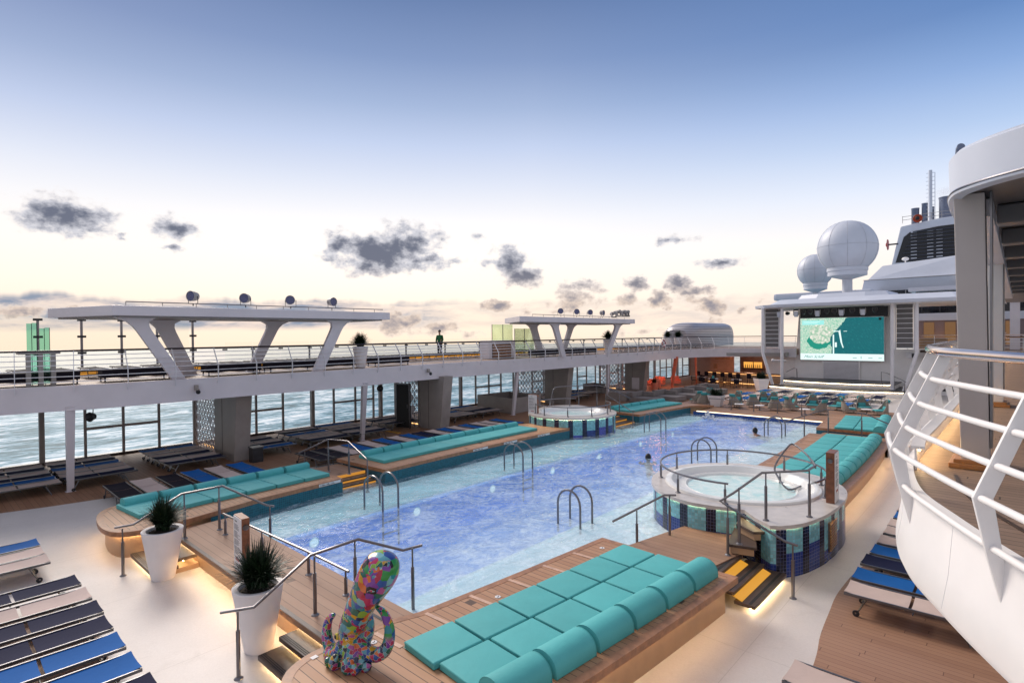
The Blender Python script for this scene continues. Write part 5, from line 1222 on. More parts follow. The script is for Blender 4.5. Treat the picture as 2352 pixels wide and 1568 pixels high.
m, t, b = newmat('ribbed_silver'); zz = t.sep(pos(t))[2]; fz = t.math('FRACT', t.math('MULTIPLY', zz, 5.5)); setp(t, b, t.mix(t.mapr(fz, .1, .6), (.10, .09, .11, 1), (.60, .57, .60, 1)), .35, .3); bump(t, b, fz, .5, .05)  # shading between the ribs painted in as dark-to-pale stripes
mb.add(vs, fs).build('shell', m, t2, True)
mb = MB(); [mb.bb(-24.9, -24.75, y - .05, y + .05, 3.4, 5.2) for y in ()]; mb.bb(-25.25, -25.2, 60.9, 60.95, 3.4, 5.0); mb.build('seam_strip', steel, t2)
t2 = thing('lifebuoy', 'red and white lifebuoy hanging on the far part of the railing', 'lifebuoy', (-22.3, 43.5, 4.0), 0, local=True)
tor = [(.27 * math.cos(2 * PI * i / 20), .27 * math.sin(2 * PI * i / 20)) for i in range(20)]
MB().tube([(0.0, a, b_) for a, b_ in tor], .06, 8, True).build('ring', redm, t2, True)
mb = MB(); [mb.tube([(0, .27 * math.cos(a + d), .27 * math.sin(a + d)) for d in (-.2, 0, .2)], .064, 8) for a in (0.8, 2.4, 3.9, 5.5)]; mb.build('band', white, t2, True)
#@@PART5
# ------------------------------------------------------------------ lounge furniture
def make_chair():
    """wicker egg chair: seat shell, high tapering back, teal pads; faces +Y"""
    t_ = thing('wicker_chair', 'x', 'chair', local=True)
    mb = MB(); n = 12; k_ = 7; vs = []; 
    for j in range(k_ + 1):
        u = j / k_; z_ = .16 + .80 * u; R1 = .42 - .20 * u ** 1.3; back = -.30 * u
        span = PI * (1.12 - .62 * u)
        for i in range(n + 1):
            a = -PI / 2 - span / 2 + span * i / n; vs.append((R1 * 1.05 * math.cos(a), back * .6 + R1 * .95 * math.sin(a) + .05, z_ - .10 * abs(math.cos(a)) * u))
    m_ = len(vs); cc = [(x_ * .93, (y_ + .02) * .94, z_) for x_, y_, z_ in vs]; fs = []
    for j in range(k_):
        for i in range(n):
            a = j * (n + 1) + i; fs += [(a, a + 1, a + n + 2, a + n + 1), (m_ + a, m_ + a + n + 1, m_ + a + n + 2, m_ + a + 1)]
    def br(p_): 
        for a, b_ in zip(p_[:-1], p_[1:]): fs.append((a, b_, m_ + b_, m_ + a))
    br([j * (n + 1) for j in range(k_ + 1)]); br([k_ * (n + 1) + i for i in range(n + 1)]); br([j * (n + 1) + n for j in range(k_, -1, -1)]); br([i for i in range(n, -1, -1)])
    mb.add(vs + cc, fs); mb.build('shell', wicker, t_, True)
    MB().prism([(-.40, -.25), (.40, -.25), (.33, .42), (-.33, .42)], .14, .24).build('seat', wicker, t_, bevel=.02)
    MB().prism([(-.34, -.2), (.34, -.2), (.29, .38), (-.29, .38)], .24, .31).build('seat_cushion', teal2, t_, True, .025, 2)
    o = MB().box((0, 0, 0), (.40, .10, .20)).build('head_pillow', teal2, t_, True, .04, 3); o.location = (0, -.36, .86); o.rotation_euler = (R_(16), 0, 0)
    o = MB().box((0, 0, 0), (.42, .10, .22)).build('back_pillow', teal2, t_, True, .04, 3); o.location = (0, -.20, .42); o.rotation_euler = (R_(22), 0, 0)
    for x_, y_ in ((-.28, -.3), (.28, -.3), (-.24, .32), (.24, .32)): MB().tube([(x_ * .8, y_ * .8, .15), (x_, y_, 0)], .012, 5).build('leg', alu, t_)
    return t_
g = 'wicker lounge chairs at the far end of the pool'
CH = [(-15.0, 33.6, 60), (-14.9, 35.3, 200), (-14.3, 33.0, 30), (-12.9, 34.6, 170), (-12.45, 33.2, 350), (-11.6, 33.7, 20), (-11.5, 35.4, 215), (-11.0, 35.3, 180), (-10.2, 33.1, 15), (-10.0, 35.4, 130), (-9.55, 33.7, 330), (-8.8, 35.2, 190), (-7.9, 33.0, 60), (-7.6, 35.4, 150), (-6.9, 34.6, 290), (-6.4, 35.8, 215), (-5.4, 34.7, 120)]
for k, (x_, y_, a) in enumerate(CH): inst('chair', make_chair, (x_, y_, .45), R_(a), 'taupe wicker lounge chair with teal pillows, %s from the left beyond the pool' % ORD[k], g, (.9, .9, .84))
def make_low():
    t_ = thing('low_table', 'x', 'table', local=True)
    MB().lathe([(.001, .0), (.25, 0), (.27, .015), (.26, .03), (.001, .03)], (0, 0, .26), 24).build('top', potwhite, t_, True); MB().lathe([(.16, 0), (.03, .03), (.03, .26)], (0, 0, 0), 16).build('foot', steel, t_, True); return t_
for k, (x_, y_) in enumerate(((-12.0, 32.6), (-10.9, 32.7), (-8.5, 32.5), (-13.6, 33.9), (-6.0, 34.4))): inst('low', make_low, (x_, y_, .45), 0, 'small round white low table among the wicker chairs, %s from the left' % ORD[k], 'low white tables')
def make_sofa():
    t_ = thing('outdoor_sofa', 'x', 'sofa', local=True)
    MB().bb(0, 1.9, 0, 1.5, .04, .38).build('seat', sofam, t_, bevel=.03); MB().bb(0, .28, 0, 1.5, .385, .74).build('backrest', sofam, t_, bevel=.03)
    MB().bb(.29, 1.2, 1.24, 1.5, .385, .70).build('armrest', sofam, t_, bevel=.03); return t_
g = 'taupe outdoor sofas left of the wicker chairs'
for k, (x_, y_) in enumerate(((-20.4, 34.6), (-19.7, 36.6), (-19.3, 38.6), (-19.2, 40.7), (-19.3, 43.2))): inst('sofa', make_sofa, (x_, y_, 0), R_(-4), 'taupe angular outdoor sofa, %s from the near end of the row' % ORD[k], g)
inst('sofa', None, (-26.9, 38.2, 0), R_(0), 'taupe sofa standing by the windows behind the left whirlpool', 'taupe outdoor sofas left of the wicker chairs')
t2 = thing('box_enclosure', 'taupe box shaped enclosure of panels between window loungers and left whirlpool', 'enclosure', (-25, 26.5, 0))
mb = MB(); out = [(-26.4, 25.5), (-23.0, 25.2), (-23.2, 28.2), (-26.2, 28.4)]; mb.ring(out, inset(ccw(out), .08), 0, .95); mb.build('panels', taupe, t2); MB().prism(inset(ccw(out), .09), .02, .45).build('cushion_base', sofam, t2)
t2 = tag(MB().bb(-22.6, -20.8, 34.9, 36.4, 0, .62).build('low_cabinet', taupe, bevel=.02), 'long low taupe cabinet left of the outdoor sofas', 'cabinet')
t2 = thing('litter_bin', 'dark litter bin standing right of the first wall fin', 'bin', (-22.1, 9.3, 0)); MB().bb(-22.3, -21.9, 9.1, 9.5, 0, .55).build('body', darkmetal, t2, bevel=.02); MB().bb(-22.32, -21.88, 9.08, 9.52, .551, .6).build('lid', alu, t2, bevel=.01)

# ------------------------------------------------------------------ bar
t_ = thing('bar_pavilion', 'open bar room under the far upper deck with brown and pink walls', 'building', (-20, 58, 0))
MB().bb(-21.4, -15.6, 58.4, 58.6, 0, 2.78).build('brown_wall', brownwall, t_); MB().bb(-24.4, -21.9, 58.0, 58.2, 0, 2.78).build('pink_wall', pinkwall, t_); MB().bb(-28, -24.4, 60.8, 61, 0, 2.78).build('side_wall', pinkwall, t_)
MB().bb(-24.0, -23.6, 57.96, 57.99, 1.1, 1.6).build('notice_frame', copem, t_)
mb = MB(); mb.bb(-23.2, -21.6, 56.4, 56.9, 2.15, 2.3); mb.bb(-23.2, -21.6, 56.4, 56.9, 2.4, 2.5); mb.build('slat_canopy', copem, t_)
amb = M_emit('amber_backlight', (1, .45, .08), .9)
for k, (x0, x1) in enumerate(((-21.0, -20.1), (-20.0, -19.2), (-18.6, -17.7), (-17.5, -16.6), (-16.5, -15.7))):
    MB().bb(x0, x1, 58.34, 58.39, 1.25, 1.85).build('shelf_niche', amb, t_)
t3 = None
for k in range(26):
    x_ = -20.95 + .2 * k + (.35 if k > 8 else 0)
    o = MB().lathe([(.001, 0), (.045, 0), (.045, .22), (.018, .30), (.018, .38), (.001, .38)], (x_, 58.2, 1.27), 8).build('bottle', blackm if k % 3 else woodbase, None, True)
    tag(o, 'bottle on the lit bar shelf, %s from the left' % ORD[k], 'bottle', 'bottles behind the bar')
MB().bb(-21.2, -15.5, 58.05, 58.33, 1.22, 1.26).build('shelf', darkwood, t_)
mb = MB(); mb.bb(-28, -15.5, 54.0, 54.1, 2.6, 2.66); mb.build('ceiling_led', ledfar, t_)
t_ = thing('bar_counter', 'long bar counter with wooden top and warm front light', 'counter', (-19.5, 53, 0))
cpath = [(-22.9, 53.9), (-21.0, 53.2), (-18.2, 52.5), (-15.6, 52.3)]
band(cpath, 0, 1.04, .5).build('front', skirtm, t_); band(offp(cpath, -.08), 1.045, 1.12, .7).build('top', copem, t_); band(offp(cpath, -.03), .98, 1.0, .02).build('led_strip', ledfar, t_)
band(offp(cpath, -.03), .1, .14, .02).build('led_plinth', ledfar, t_)
def make_stool():
    t_ = thing('bar_stool', 'x', 'stool', local=True)
    MB().bb(-.21, .21, -.2, .2, .70, .76).build('seat', F['black'], t_, bevel=.02); MB().bb(-.21, .21, -.22, -.18, .761, 1.12).build('backrest', F['black'], t_, bevel=.015)
    for x_ in (-.18, .18):
        for y_ in (-.17, .17): MB().tube([(x_ * 1.1, y_ * 1.1, 0), (x_, y_, .7)], .013, 5).build('leg', darkmetal, t_)
    return t_
for k, (x_, y_) in enumerate(((-23.3, 52.9), (-22.4, 52.7), (-21.5, 52.4), (-20.6, 52.1), (-19.8, 51.9), (-19.0, 51.7), (-18.0, 51.6), (-17.1, 51.5))): inst('stool', make_stool, (x_, y_, 0), R_(-12), 'black bar stool at the counter, %s from the left' % ORD[k], 'black bar stools')
def make_table():
    t_ = thing('round_table', 'x', 'table', local=True)
    MB().lathe([(.001, 0), (.44, 0), (.45, .02), (.44, .035), (.001, .035)], (0, 0, .70), 28).build('top', potwhite, t_, True); MB().lathe([(.25, 0), (.24, .02), (.04, .04), (.035, .70)], (0, 0, 0), 20).build('foot', steel, t_, True); return t_
def make_dchair():
    t_ = thing('dining_chair', 'x', 'chair', local=True)
    MB().bb(-.22, .22, -.2, .22, .42, .46).build('seat', F['black'], t_, bevel=.015); MB().bb(-.22, .22, -.24, -.2, .46, .82).build('backrest', F['black'], t_, bevel=.015)
    for x_ in (-.19, .19):
        for y_ in (-.19, .19): MB().tube([(x_ * 1.1, y_ * 1.1, 0), (x_, y_, .42)], .012, 5).build('leg', darkmetal, t_)
    return t_
n_ = 0
for k, (x_, y_) in enumerate(((-18.45, 49.5), (-20.5, 49.4), (-22.0, 50.4))):
    inst('rtab', make_table, (x_, y_, 0), 0, 'round white bistro table before the bar, %s from the right' % ORD[k], 'round bistro tables')
    for a in (20, 110, 200, 290): inst('dch', make_dchair, (x_ + .68 * math.cos(R_(a)), y_ + .68 * math.sin(R_(a)), 0), R_(a + 90), 'black dining chair around the bistro tables, %s from the right' % ORD[n_], 'black dining chairs'); n_ += 1
t2 = tag(MB().lathe([(.001, 0), (.10, 0), (.10, .26), (.001, .26)], (-20.5, 49.4, .736), 12).build('table_lantern', teal2, None, True), 'teal lantern on the middle bistro table', 'lantern')
# coral lounge
for k, (x0, y0, x1, y1) in enumerate(((-23.0, 46.4, -22.3, 45.8), (-22.95, 51.4, -22.95, 51.2))):
    t2 = thing('coral_column', 'coral painted %s column before the lounge' % ('leaning', 'slim upright')[k], 'column', (x0, y0, 0)); r = .10 if k == 0 else .06
    MB().prism([(x0 - r * .7, y0 - r), (x0 + r * .7, y0 - r), (x0 + r * .7, y0 + r), (x0 - r * .7, y0 + r)], 0, 2.8, 0, [(x1 - r * 1.5, y1 - r * 1.5), (x1 + r * 1.5, y1 - r * 1.5), (x1 + r * 1.5, y1 + r * 1.5), (x1 - r * 1.5, y1 + r * 1.5)]).build('shaft', coralm, t2)
    MB().bb(x0 - .15, x0 + .15, y0 - .15, y0 + .15, 0, .02).build('foot_plate', coralm, t2)
def make_coral():
    t_ = thing('coral_armchair', 'x', 'armchair', local=True)
    MB().bb(-.35, .35, -.3, .35, .15, .42).build('seat', coralm, t_, bevel=.05); MB().bb(-.38, .38, -.42, -.28, .15, .85).build('backrest', coralm, t_, bevel=.05)
    for s in (-1, 1): MB().bb(s * .36 - .05, s * .36 + .05, -.3, .32, .15, .6).build('armrest', coralm, t_, bevel=.04)
    return t_
for k, (x_, y_, a) in enumerate(((-24.2, 42.9, 200), (-24.4, 45.4, 150), (-23.6, 44.6, 30), (-24.6, 47.2, 180), (-25.6, 48.0, 90), (-23.8, 48.8, 220), (-25.8, 44.0, 90))): inst('coral', make_coral, (x_, y_, 0), R_(a), 'coral armchair in the lounge under the far upper deck, %s from the left' % ORD[k], 'coral armchairs')
t2 = thing('coral_planter', 'round coral planters with dark plants in the lounge', 'planter', (-23.5, 44.0, 0)); MB().lathe([(.001, 0), (.28, 0), (.32, .6), (.26, .6)], (-23.4, 43.9, 0), 20).build('pot', coralm, t2, True); mb = MB(); blades(mb, 120, (-23.4, 43.9, .55), .6, .8, .04, 77, .15); mb.build('spiky_plant', leafm, t2)
lp_ = bpy.data.lights.new('bar_lamp', 'POINT'); lp_.energy = 90; lp_.color = (1, .55, .33); lp_.shadow_soft_size = .3; o = bpy.data.objects.new('bar_lamp', lp_); COL.objects.link(o); o.location = (-19.5, 55.5, 2.4)
lp_ = bpy.data.lights.new('lounge_lamp', 'POINT'); lp_.energy = 90; lp_.color = (1, .38, .22); lp_.shadow_soft_size = .3; o = bpy.data.objects.new('lounge_lamp', lp_); COL.objects.link(o); o.location = (-24.5, 46, 2.4)
t2 = thing('awning', 'pale grey awning box along the far end of the upper deck over the bar', 'awning', (-18, 51, 2.8))
ap = [(-22.15, 47.2), (-21.3, 49.8), (-19.4, 51.2), (-17, 51.95), (-15.1, 52.2)]; band(xy(curve([(a, b_, 0) for a, b_ in ap], 5)), 2.74, 3.02, .25).build('box', greypaint, t2, True); MB().bb(-15.12, -15.0, 51.9, 52.5, 2.7, 3.1).build('end_cap', greypaint, t2)
t2 = thing('ceiling_heater', 'white tube fixture sticking out beside the left stage pole', 'fixture', (-15.4, 51.5, 2.5)); MB().tube([(-15.9, 51.3, 2.40), (-14.9, 51.4, 2.38)], .07, 10).build('tube', white, t2, True); MB().ball((-15.95, 51.3, 2.4), .14).build('end_ball', white, t2, True)

# ------------------------------------------------------------------ stage and screen
t_ = thing('stage', 'curved two step stage with glowing edges before the big screen', 'stage', (-10.5, 50.5, 0))
def arc_front(x0, x1, yc, bulge, n=18): return [(x0 + (x1 - x0) * i / n, yc - bulge * (1 - (2 * i / n - 1) ** 2)) for i in range(n + 1)]
s1 = arc_front(-15.4, -6.2, 48.6, 1.0) + [(-6.2, 54), (-15.4, 54)]; s2 = arc_front(-14.9, -7.0, 50.2, .8) + [(-7.0, 54), (-14.9, 54)]
MB().prism(ccw(s1), 0, .40).build('lower_step', white2, t_); MB().prism(ccw(inset(ccw(s1), -.12)), .401, .46).build('lower_step_top', darkmetal, t_)
MB().prism(ccw(s2), .461, .80).build('upper_step', white2, t_); MB().prism(ccw(inset(ccw(s2), -.12)), .801, .86).build('stage_floor', darkmetal, t_)
MB().tube([(x_, y_ - .05, .385) for x_, y_ in arc_front(-15.4, -6.2, 48.6, 1.0)], .008, 5).build('led_strip', ledstage, t_); MB().tube([(x_, y_ - .05, .785) for x_, y_ in arc_front(-14.9, -7.0, 50.2, .8)], .008, 5).build('led_strip', ledstage, t_)
t_ = thing('screen_house', 'white stage house with sloped side walls around the big screen', 'building', (-11, 54, 0))
MB().ext([(-14.75, 53.1, .86), (-7.4, 53.1, .86), (-7.6, 53.6, 7.3), (-14.4, 53.6, 7.3)], (0, .5, 0)).build('wall', white2, t_)
MB().bb(-12.4, -9.8, 53.0, 53.16, .87, 2.35).build('shutter', white, t_); mb = MB(); [mb.bb(-12.38, -9.82, 52.98, 53.0, .9 + .1 * k, .92 + .1 * k) for k in range(14)]; mb.build('shutter_ribs', greypaint, t_)
for x_ in (-12.45, -9.75): MB().bb(x_ - .05, x_ + .05, 52.95, 53.1, .87, 2.4).build('shutter_frame', white2, t_)
MB().bb(-14.2, -7.8, 53.02, 53.3, 6.05, 7.25).build('dark_header', darkmetal, t_)
MB().bb(-17.2, -14.6, 53.3, 53.6, 0, 3.38).build('left_wall', pinkwall if False else white2, t_); MB().bb(-7.5, -4.2, 53.0, 53.4, .4, 3.4).build('right_wall', white2, t_)
# screen picture
m, t, b = newmat('screen_map'); pp = pos(t); x, y, z = t.sep(pp)
lx = t.math('MULTIPLY_ADD', x, 1 / 6.14, 14.15 / 6.14); lz = t.math('MULTIPLY_ADD', z, 1 / 3.0, -3.0 / 3.0)     # 0..1 across, 0..1 up
wob = t.math('MULTIPLY', t.math('SUBTRACT', t.noise(pp, 1.6, 5, .6), .5), .16)
coast = t.math('ADD', t.ramp(lz, [(0, (.39,) * 3 + (1,)), (.3, (.37,) * 3 + (1,)), (.62, (.44,) * 3 + (1,)), (.8, (.50,) * 3 + (1,)), (1, (.58,) * 3 + (1,))]), wob)
coast = t.math('ADD', coast, 0)
land = t.math('LESS_THAN', lx, coast)
bay_ = t.vm('LENGTH', t.vm('MULTIPLY', t.vm('SUBTRACT', t.xyz(lx, lz), (.24, .38, 0)).outputs[0], (1 / .15, 1 / .25, 0)).outputs[0]).outputs['Value']
hill = t.vm('LENGTH', t.vm('MULTIPLY', t.vm('SUBTRACT', t.xyz(lx, lz), (.26, .55, 0)).outputs[0], (1 / .15, 1 / .28, 0)).outputs[0]).outputs['Value']
bw = t.math('ADD', bay_, t.math('MULTIPLY', t.math('SUBTRACT', t.noise(pp, 3, 4), .5), .5))
hw_ = t.math('ADD', hill, t.math('MULTIPLY', t.math('SUBTRACT', t.noise(pp, 3, 4), .5), .4))
towns = t.mix(t.mapr(t.noise(pp, 14, 6, .8), .40, .6), (.10, .50, .33, 1), (.78, .80, .70, 1))
hcol = t.mix(t.mapr(t.noise(pp, 5, 5, .7), .4, .62), (.25, .50, .33, 1), (.88, .82, .74, 1))
lcol = t.mix(t.math('LESS_THAN', bw, 1), towns, (.01, .28, .20, 1)); lcol = t.mix(t.math('LESS_THAN', hw_, 1), lcol, hcol)
wavv = t.mapr(t.noise(t.xyz(t.math('ADD', x, z), t.math('MULTIPLY', t.math('SUBTRACT', z, x), .2)), 13, 3, .6), .55, .75)
scol = t.mix(wavv, (.0, .125, .145, 1), (.02, .25, .26, 1))
cc_ = t.mix(land, scol, lcol)
t.put(b.inputs['Emission Color'], cc_); b.inputs['Emission Strength'].default_value = .95; setp(t, b, (.01, .01, .01), .3); mapm = m
whe = M_emit('screen_white', (.80, 1, .96), .95); tealink = M_emit('screen_teal_ink', (.01, .28, .30), .6); pale = M_emit('screen_pale_teal', (.35, .85, .80), .9)
t_ = thing('led_screen', 'big lit screen showing a teal coast map with signature banner', 'screen', (-11.1, 52.9, 2.5))
MB().bb(-14.18, -8.0, 52.86, 53.08, 2.42, 6.05).build('frame', white, t_, bevel=.01)
MB().bb(-14.15, -8.03, 52.84, 52.855, 3.0, 6.0).build('map_picture', mapm, t_); MB().bb(-14.15, -8.03, 52.84, 52.855, 2.46, 2.995).build('banner', whe, t_)
MB().bb(-14.0, -12.3, 52.825, 52.838, 5.45, 5.82).build('map_title', pale, t_)
mb = MB(); [mb.bb(-13.9, -13.9 + L_, 52.815, 52.823, z_, z_ + .03) for L_, z_ in ((1.3, 5.7), (1.1, 5.58))]; mb.build('title_lines', whe, t_)
mb = MB(); mb.ext([(-11.22, 52.83, 4.85), (-11.10, 52.83, 5.02), (-10.95, 52.83, 3.9), (-10.84, 52.83, 3.5), (-10.92, 52.83, 3.5), (-11.08, 52.83, 4.0)], (0, .008, 0)); mb.bb(-11.6, -11.2, 52.83, 52.838, 4.85, 4.92); mb.bb(-11.65, -11.55, 52.83, 52.838, 3.0, 4.6); mb.bb(-11.5, -11.35, 52.83, 52.838, 3.55, 3.95); mb.bb(-10.85, -10.6, 52.83, 52.838, 4.86, 4.90); mb.build('breakwater', whe, t_)
mb = MB(); mb.lathe([(.001, .01), (.10, .01), (.10, 0)], (0, 0, 0), 18); mb.v = [(x_ - 8.28, 52.83 - z_, y_ + 5.84) for x_, y_, z_ in mb.v]; mb.build('compass_button', blackm, t_)
XZ = Matrix.Rotation(PI / 2, 3, 'X')
text('Mein Schiff', .34, (-13.9, 52.82, 2.62), XZ, tealink, t_, shear=.6)
mb = MB(); [mb.bb(x_, x_ + w_, 52.83, 52.838, 2.66, 2.70) for x_, w_ in ((-10.2, .3), (-9.1, .3), (-8.4, .25))]; mb.bb(-9.62, -9.58, 52.83, 52.838, 2.6, 2.82); mb.lathe([(.001, 0)] * 2, (0, 0, 0), 3); mb.build('banner_icons', tealink, t_)
# roof over the stage
t_ = thing('stage_roof', 'broad white curved roof over the stage', 'roof', (-10, 52, 7))
e = [(-17.3, 51.0), (-16.2, 49.6), (-14.8, 49.2), (-7, 48.6), (-3.0, 48.8), (-1.2, 50), (-1.2, 58), (-17.3, 58)]
MB().prism(ccw(e), 6.90, 7.16, 0, ccw(inset(ccw(e), -.05))).build('edge', shellwhite, t_, bevel=.03); MB().prism(inset(ccw(e), .35), 6.86, 6.898).build('soffit', white2, t_)
MB().prism(inset(ccw(e), .9), 7.161, 7.62, 0, inset(ccw(e), 1.8)).build('upper_roof', shellwhite, t_)
e = [(-14.2, 52.2), (-12.5, 51.2), (-9, 50.9), (-7.4, 51.2), (-7.2, 56), (-14.2, 56)]; MB().prism(ccw(e), 7.62, 8.0, 0, inset(ccw(e), .3)).build('raised_panel', shellwhite, t_)
darkgrey = M_simple('dark_grey_panel', (.15, .145, .145), .5, 0, .06, 2)
for nm, x0, x1 in (('left', -16.45, -15.42), ('right', -6.95, -5.93)):
    t2 = thing('louvre_tower', '%s tall louvred grey panel beside the screen' % nm, 'panel', (x0, 51, 3.4))
    MB().bb(x0, x1, 51.0, 51.1, 3.55, 6.85).build('panel', darkgrey, t2); mb = MB(); [mb.bb(x0 - .03, x1 + .03, 50.93, 50.99, 3.55 + .37 * k, 3.60 + .37 * k) for k in range(10)]; mb.build('bars', white, t2)
    MB().bb(x0 - .12, x0 - .04, 50.95, 51.15, 3.4, 6.86).build('side_frame', white, t2); MB().bb(x1 + .04, x1 + .3, 50.95, 51.3, 3.4, 6.86).build('side_frame', white, t2)
for k, (pts, lb) in enumerate((([(-16.2, 49.5, 6.9), (-16.2, 49.5, 3.05), (-15.3, 49.5, 0)], 'kinked white pole at the left front corner of the stage roof'), ([(-14.68, 49.6, 6.9), (-14.72, 49.6, .5)], 'straight white pole left of the big screen'),
                               ([(-7.02, 49.6, 6.9), (-7.02, 49.6, .5)], 'straight white pole right of the big screen'), ([(-5.52, 49.5, 6.9), (-5.52, 49.5, 3.25), (-6.3, 49.5, .4)], 'kinked white pole at the right front corner of the stage roof'))):
    t2 = thing('stage_pole', lb, 'pole', pts[-1]); MB().tube(pts, .125, 12).build('pole', white, t2, True); MB().lathe([(.2, 0), (.2, .03), (.13, .03)], pts[-1], 14).build('foot_plate', white, t2)
t2 = thing('lighting_truss', 'dark truss carrying the stage lamps under the roof edge', 'truss', (-11, 50, 6.8)); MB().tube([(-15.0, 50, 6.75), (-7.6, 50, 6.75)], .03, 6).build('tube', darkmetal, t2); MB().tube([(-15.0, 50.3, 6.75), (-7.6, 50.3, 6.75)], .03, 6).build('tube', darkmetal, t2)
def make_stagelight():
    t_ = thing('stage_lamp', 'x', 'stage light', local=True)
    MB().bb(-.16, .16, -.12, .12, -.10, 0).build('base', darkmetal, t_, bevel=.02); mb = MB(); [mb.bb(s * .19 - .02, s * .19 + .02, -.05, .05, -.48, -.08) for s in (-1, 1)]; mb.build('yoke', greypaint, t_)
    MB().prism([(-.14, -.12), (.14, -.12), (.14, .12), (-.14, .12)], -.62, -.16, 0, [(-.17, -.14), (.17, -.14), (.17, .14), (-.17, .14)]).build('head', shellwhite, t_, bevel=.05); return t_
def make_par():
    t_ = thing('stage_lamp', 'x', 'stage light', local=True)
    mb = MB(); mb.lathe([(.001, .12), (.11, .12), (.15, -.02), (.15, -.16), (.13, -.15), (.12, -.08), (.001, -.06)], (0, 0, 0), 16); mb.v = [(x_, z_, y_ - .28) for x_, y_, z_ in mb.v]; mb.build('can', darkmetal, t_, True)
    MB().tube([(-.17, 0, -.28), (-.17, 0, -.06), (.17, 0, -.06), (.17, 0, -.28)], .015, 5).build('yoke', greypaint, t_); return t_
for k, x_ in enumerate((-15.0, -13.7, -12.1, -10.4, -8.95)): inst('sl', make_stagelight, (x_, 49.95, 6.72), 0, 'white moving stage lamp under the roof, %s from the left' % ORD[k], 'stage lamps')
for k, x_ in enumerate((-14.4, -13.2, -12.7, -11.5, -10.95, -9.7, -8.2)): inst('par', make_par, (x_, 50.2, 6.70), R_(-10 + 5 * k), 'round dark stage lamp under the roof, %s from the left' % ORD[k], 'round stage lamps')
handrail('small steel handrail at the left rear of the stage', [(-15.0, 51.8, 1.4), (-14.4, 51.8, 1.75), (-14.2, 51.8, 1.7), (-14.15, 51.8, .9)], [(-14.15, 51.8, .86, 1.7)], foot=False)
handrail('steel handrail on the right stage steps', [(-7.8, 50.2, .86), (-7.8, 50.2, 1.75), (-7.4, 49.9, 1.7), (-6.1, 49.0, 1.15)], [(-6.9, 49.6, .46, 1.5), (-6.2, 49.1, .4, 1.2)], foot=False)
t2 = thing('floodlight', 'small grey floodlight on the wall right of the stage', 'floodlight', (-6.0, 52.6, 3.0)); MB().bb(-6.5, -5.9, 52.3, 52.8, 2.75, 3.15).build('housing', white, t2, bevel=.03); MB().bb(-6.15, -5.92, 52.27, 52.295, 2.8, 3.1).build('lens', darkmetal, t2)

# ------------------------------------------------------------------ forward terrace, superstructure, radomes, funnel
MBs = MB().bb(-5.6, 12, 52, 62, 3.2, 3.38); struct(MBs.build('forward_deck', upperdk))
mauve = M_planks('mauve_boards', (.36, .27, .28), (.48, .37, .39), (.2, .15, .16), 'X', .5, .03)
t_ = thing('forward_building', 'white building with lit windows and dark window bands behind the stage', 'building', (0, 64, 0))
MB().bb(-5.4, 12, 52.6, 53, 0, 3.19).build('lower_wall', white2, t_); MB().bb(-4.6, -3.0, 52.55, 52.59, .3, 2.4).build('dark_doorway', darkmetal, t_)
MB().bb(-7.0, 14, 62, 62.4, 3.2, 5.75).build('terrace_wall', mauve, t_); MB().bb(-7.0, 14, 61.9, 62.5, 5.75, 6.4).build('spandrel', shellwhite, t_)
MB().bb(-7.0, 14, 62.1, 62.4, 6.4, 8.35).build('window_band', M_simple('dark_tinted_window', (.012, .014, .02), .08, 0, .1), t_); MB().bb(-7.5, 14, 61.6, 66, 8.4, 8.75).build('roof_edge', shellwhite, t_)
wp = M_emit('lit_interior', (1, .50, .20), .16)
for k, x_ in enumerate((-6.4, -4.9, -1.9, -.9, .6)): MB().bb(x_, x_ + .75, 61.93, 61.96, 3.6, 5.6).build('window', wp if k % 2 else glass if False else wp, t_)
for k in range(12): MB().bb(-6.6 + 1.3 * k, -6.5 + 1.3 * k, 62.05, 62.09, 6.45, 8.3).build('window_mullion', darkmetal, t_)
MB().bb(-6.5, -3.8, 60.5, 61.3, 3.4, 3.6).build('lit_bench', ledfar, t_)
t2 = thing('terrace_sofa', 'rounded tan sofa behind the white rail right of the stage', 'sofa', (-5.2, 58, 3.4)); MB().bb(-6.2, -4.4, 57.5, 58.6, 3.4, 3.8).build('seat', skirtm, t2, bevel=.08); MB().bb(-6.25, -4.35, 57.2, 57.5, 3.4, 4.25).build('backrest', skirtm, t2, bevel=.1)
def straightrail(label, x0, x1, y, z0=3.4, n=10, top=1.1, dx=0):
    t2 = thing('deck_railing', label, 'railing', (x0, y, z0)); MB().tube([(x0, y, z0 + top), (x1, y + dx, z0 + top)], .035, 8).build('handrail', brass, t2, True)
    for z_ in (.2, .42, .64, .86): MB().tube([(x0, y, z0 + z_), (x1, y + dx, z0 + z_)], .014, 5).build('rail', white, t2)
    for k in range(n + 1): MB().tube([(x0 + (x1 - x0) * k / n, y + dx * k / n, z0), (x0 + (x1 - x0) * k / n, y + dx * k / n, z0 + top)], .02, 5).build('post', white, t2)
straightrail('white railing with brown top right of the stage roof poles', -6.4, 10, 52.3, n=10)
straightrail('white railing on the far right terrace seen between the pillars', -1.0, 9, 36, n=6); 
t_ = thing('superstructure', 'long white upper superstructure below the funnel', 'building', (-8, 86, 9))
MB().ext([(-15.2, 84, 9.9), (9, 84, 9.9), (9, 84, 11.4), (-14.9, 84, 11.4)], (0, 14, 0)).build('lower_block', shellwhite, t_); MB().ext([(-14.6, 84.4, 11.42), (8, 84.4, 11.42), (8, 86, 13.9), (-5.0, 86, 13.95), (-13.2, 86, 13.3)], (0, 10, 0)).build('upper_block', shellwhite, t_)
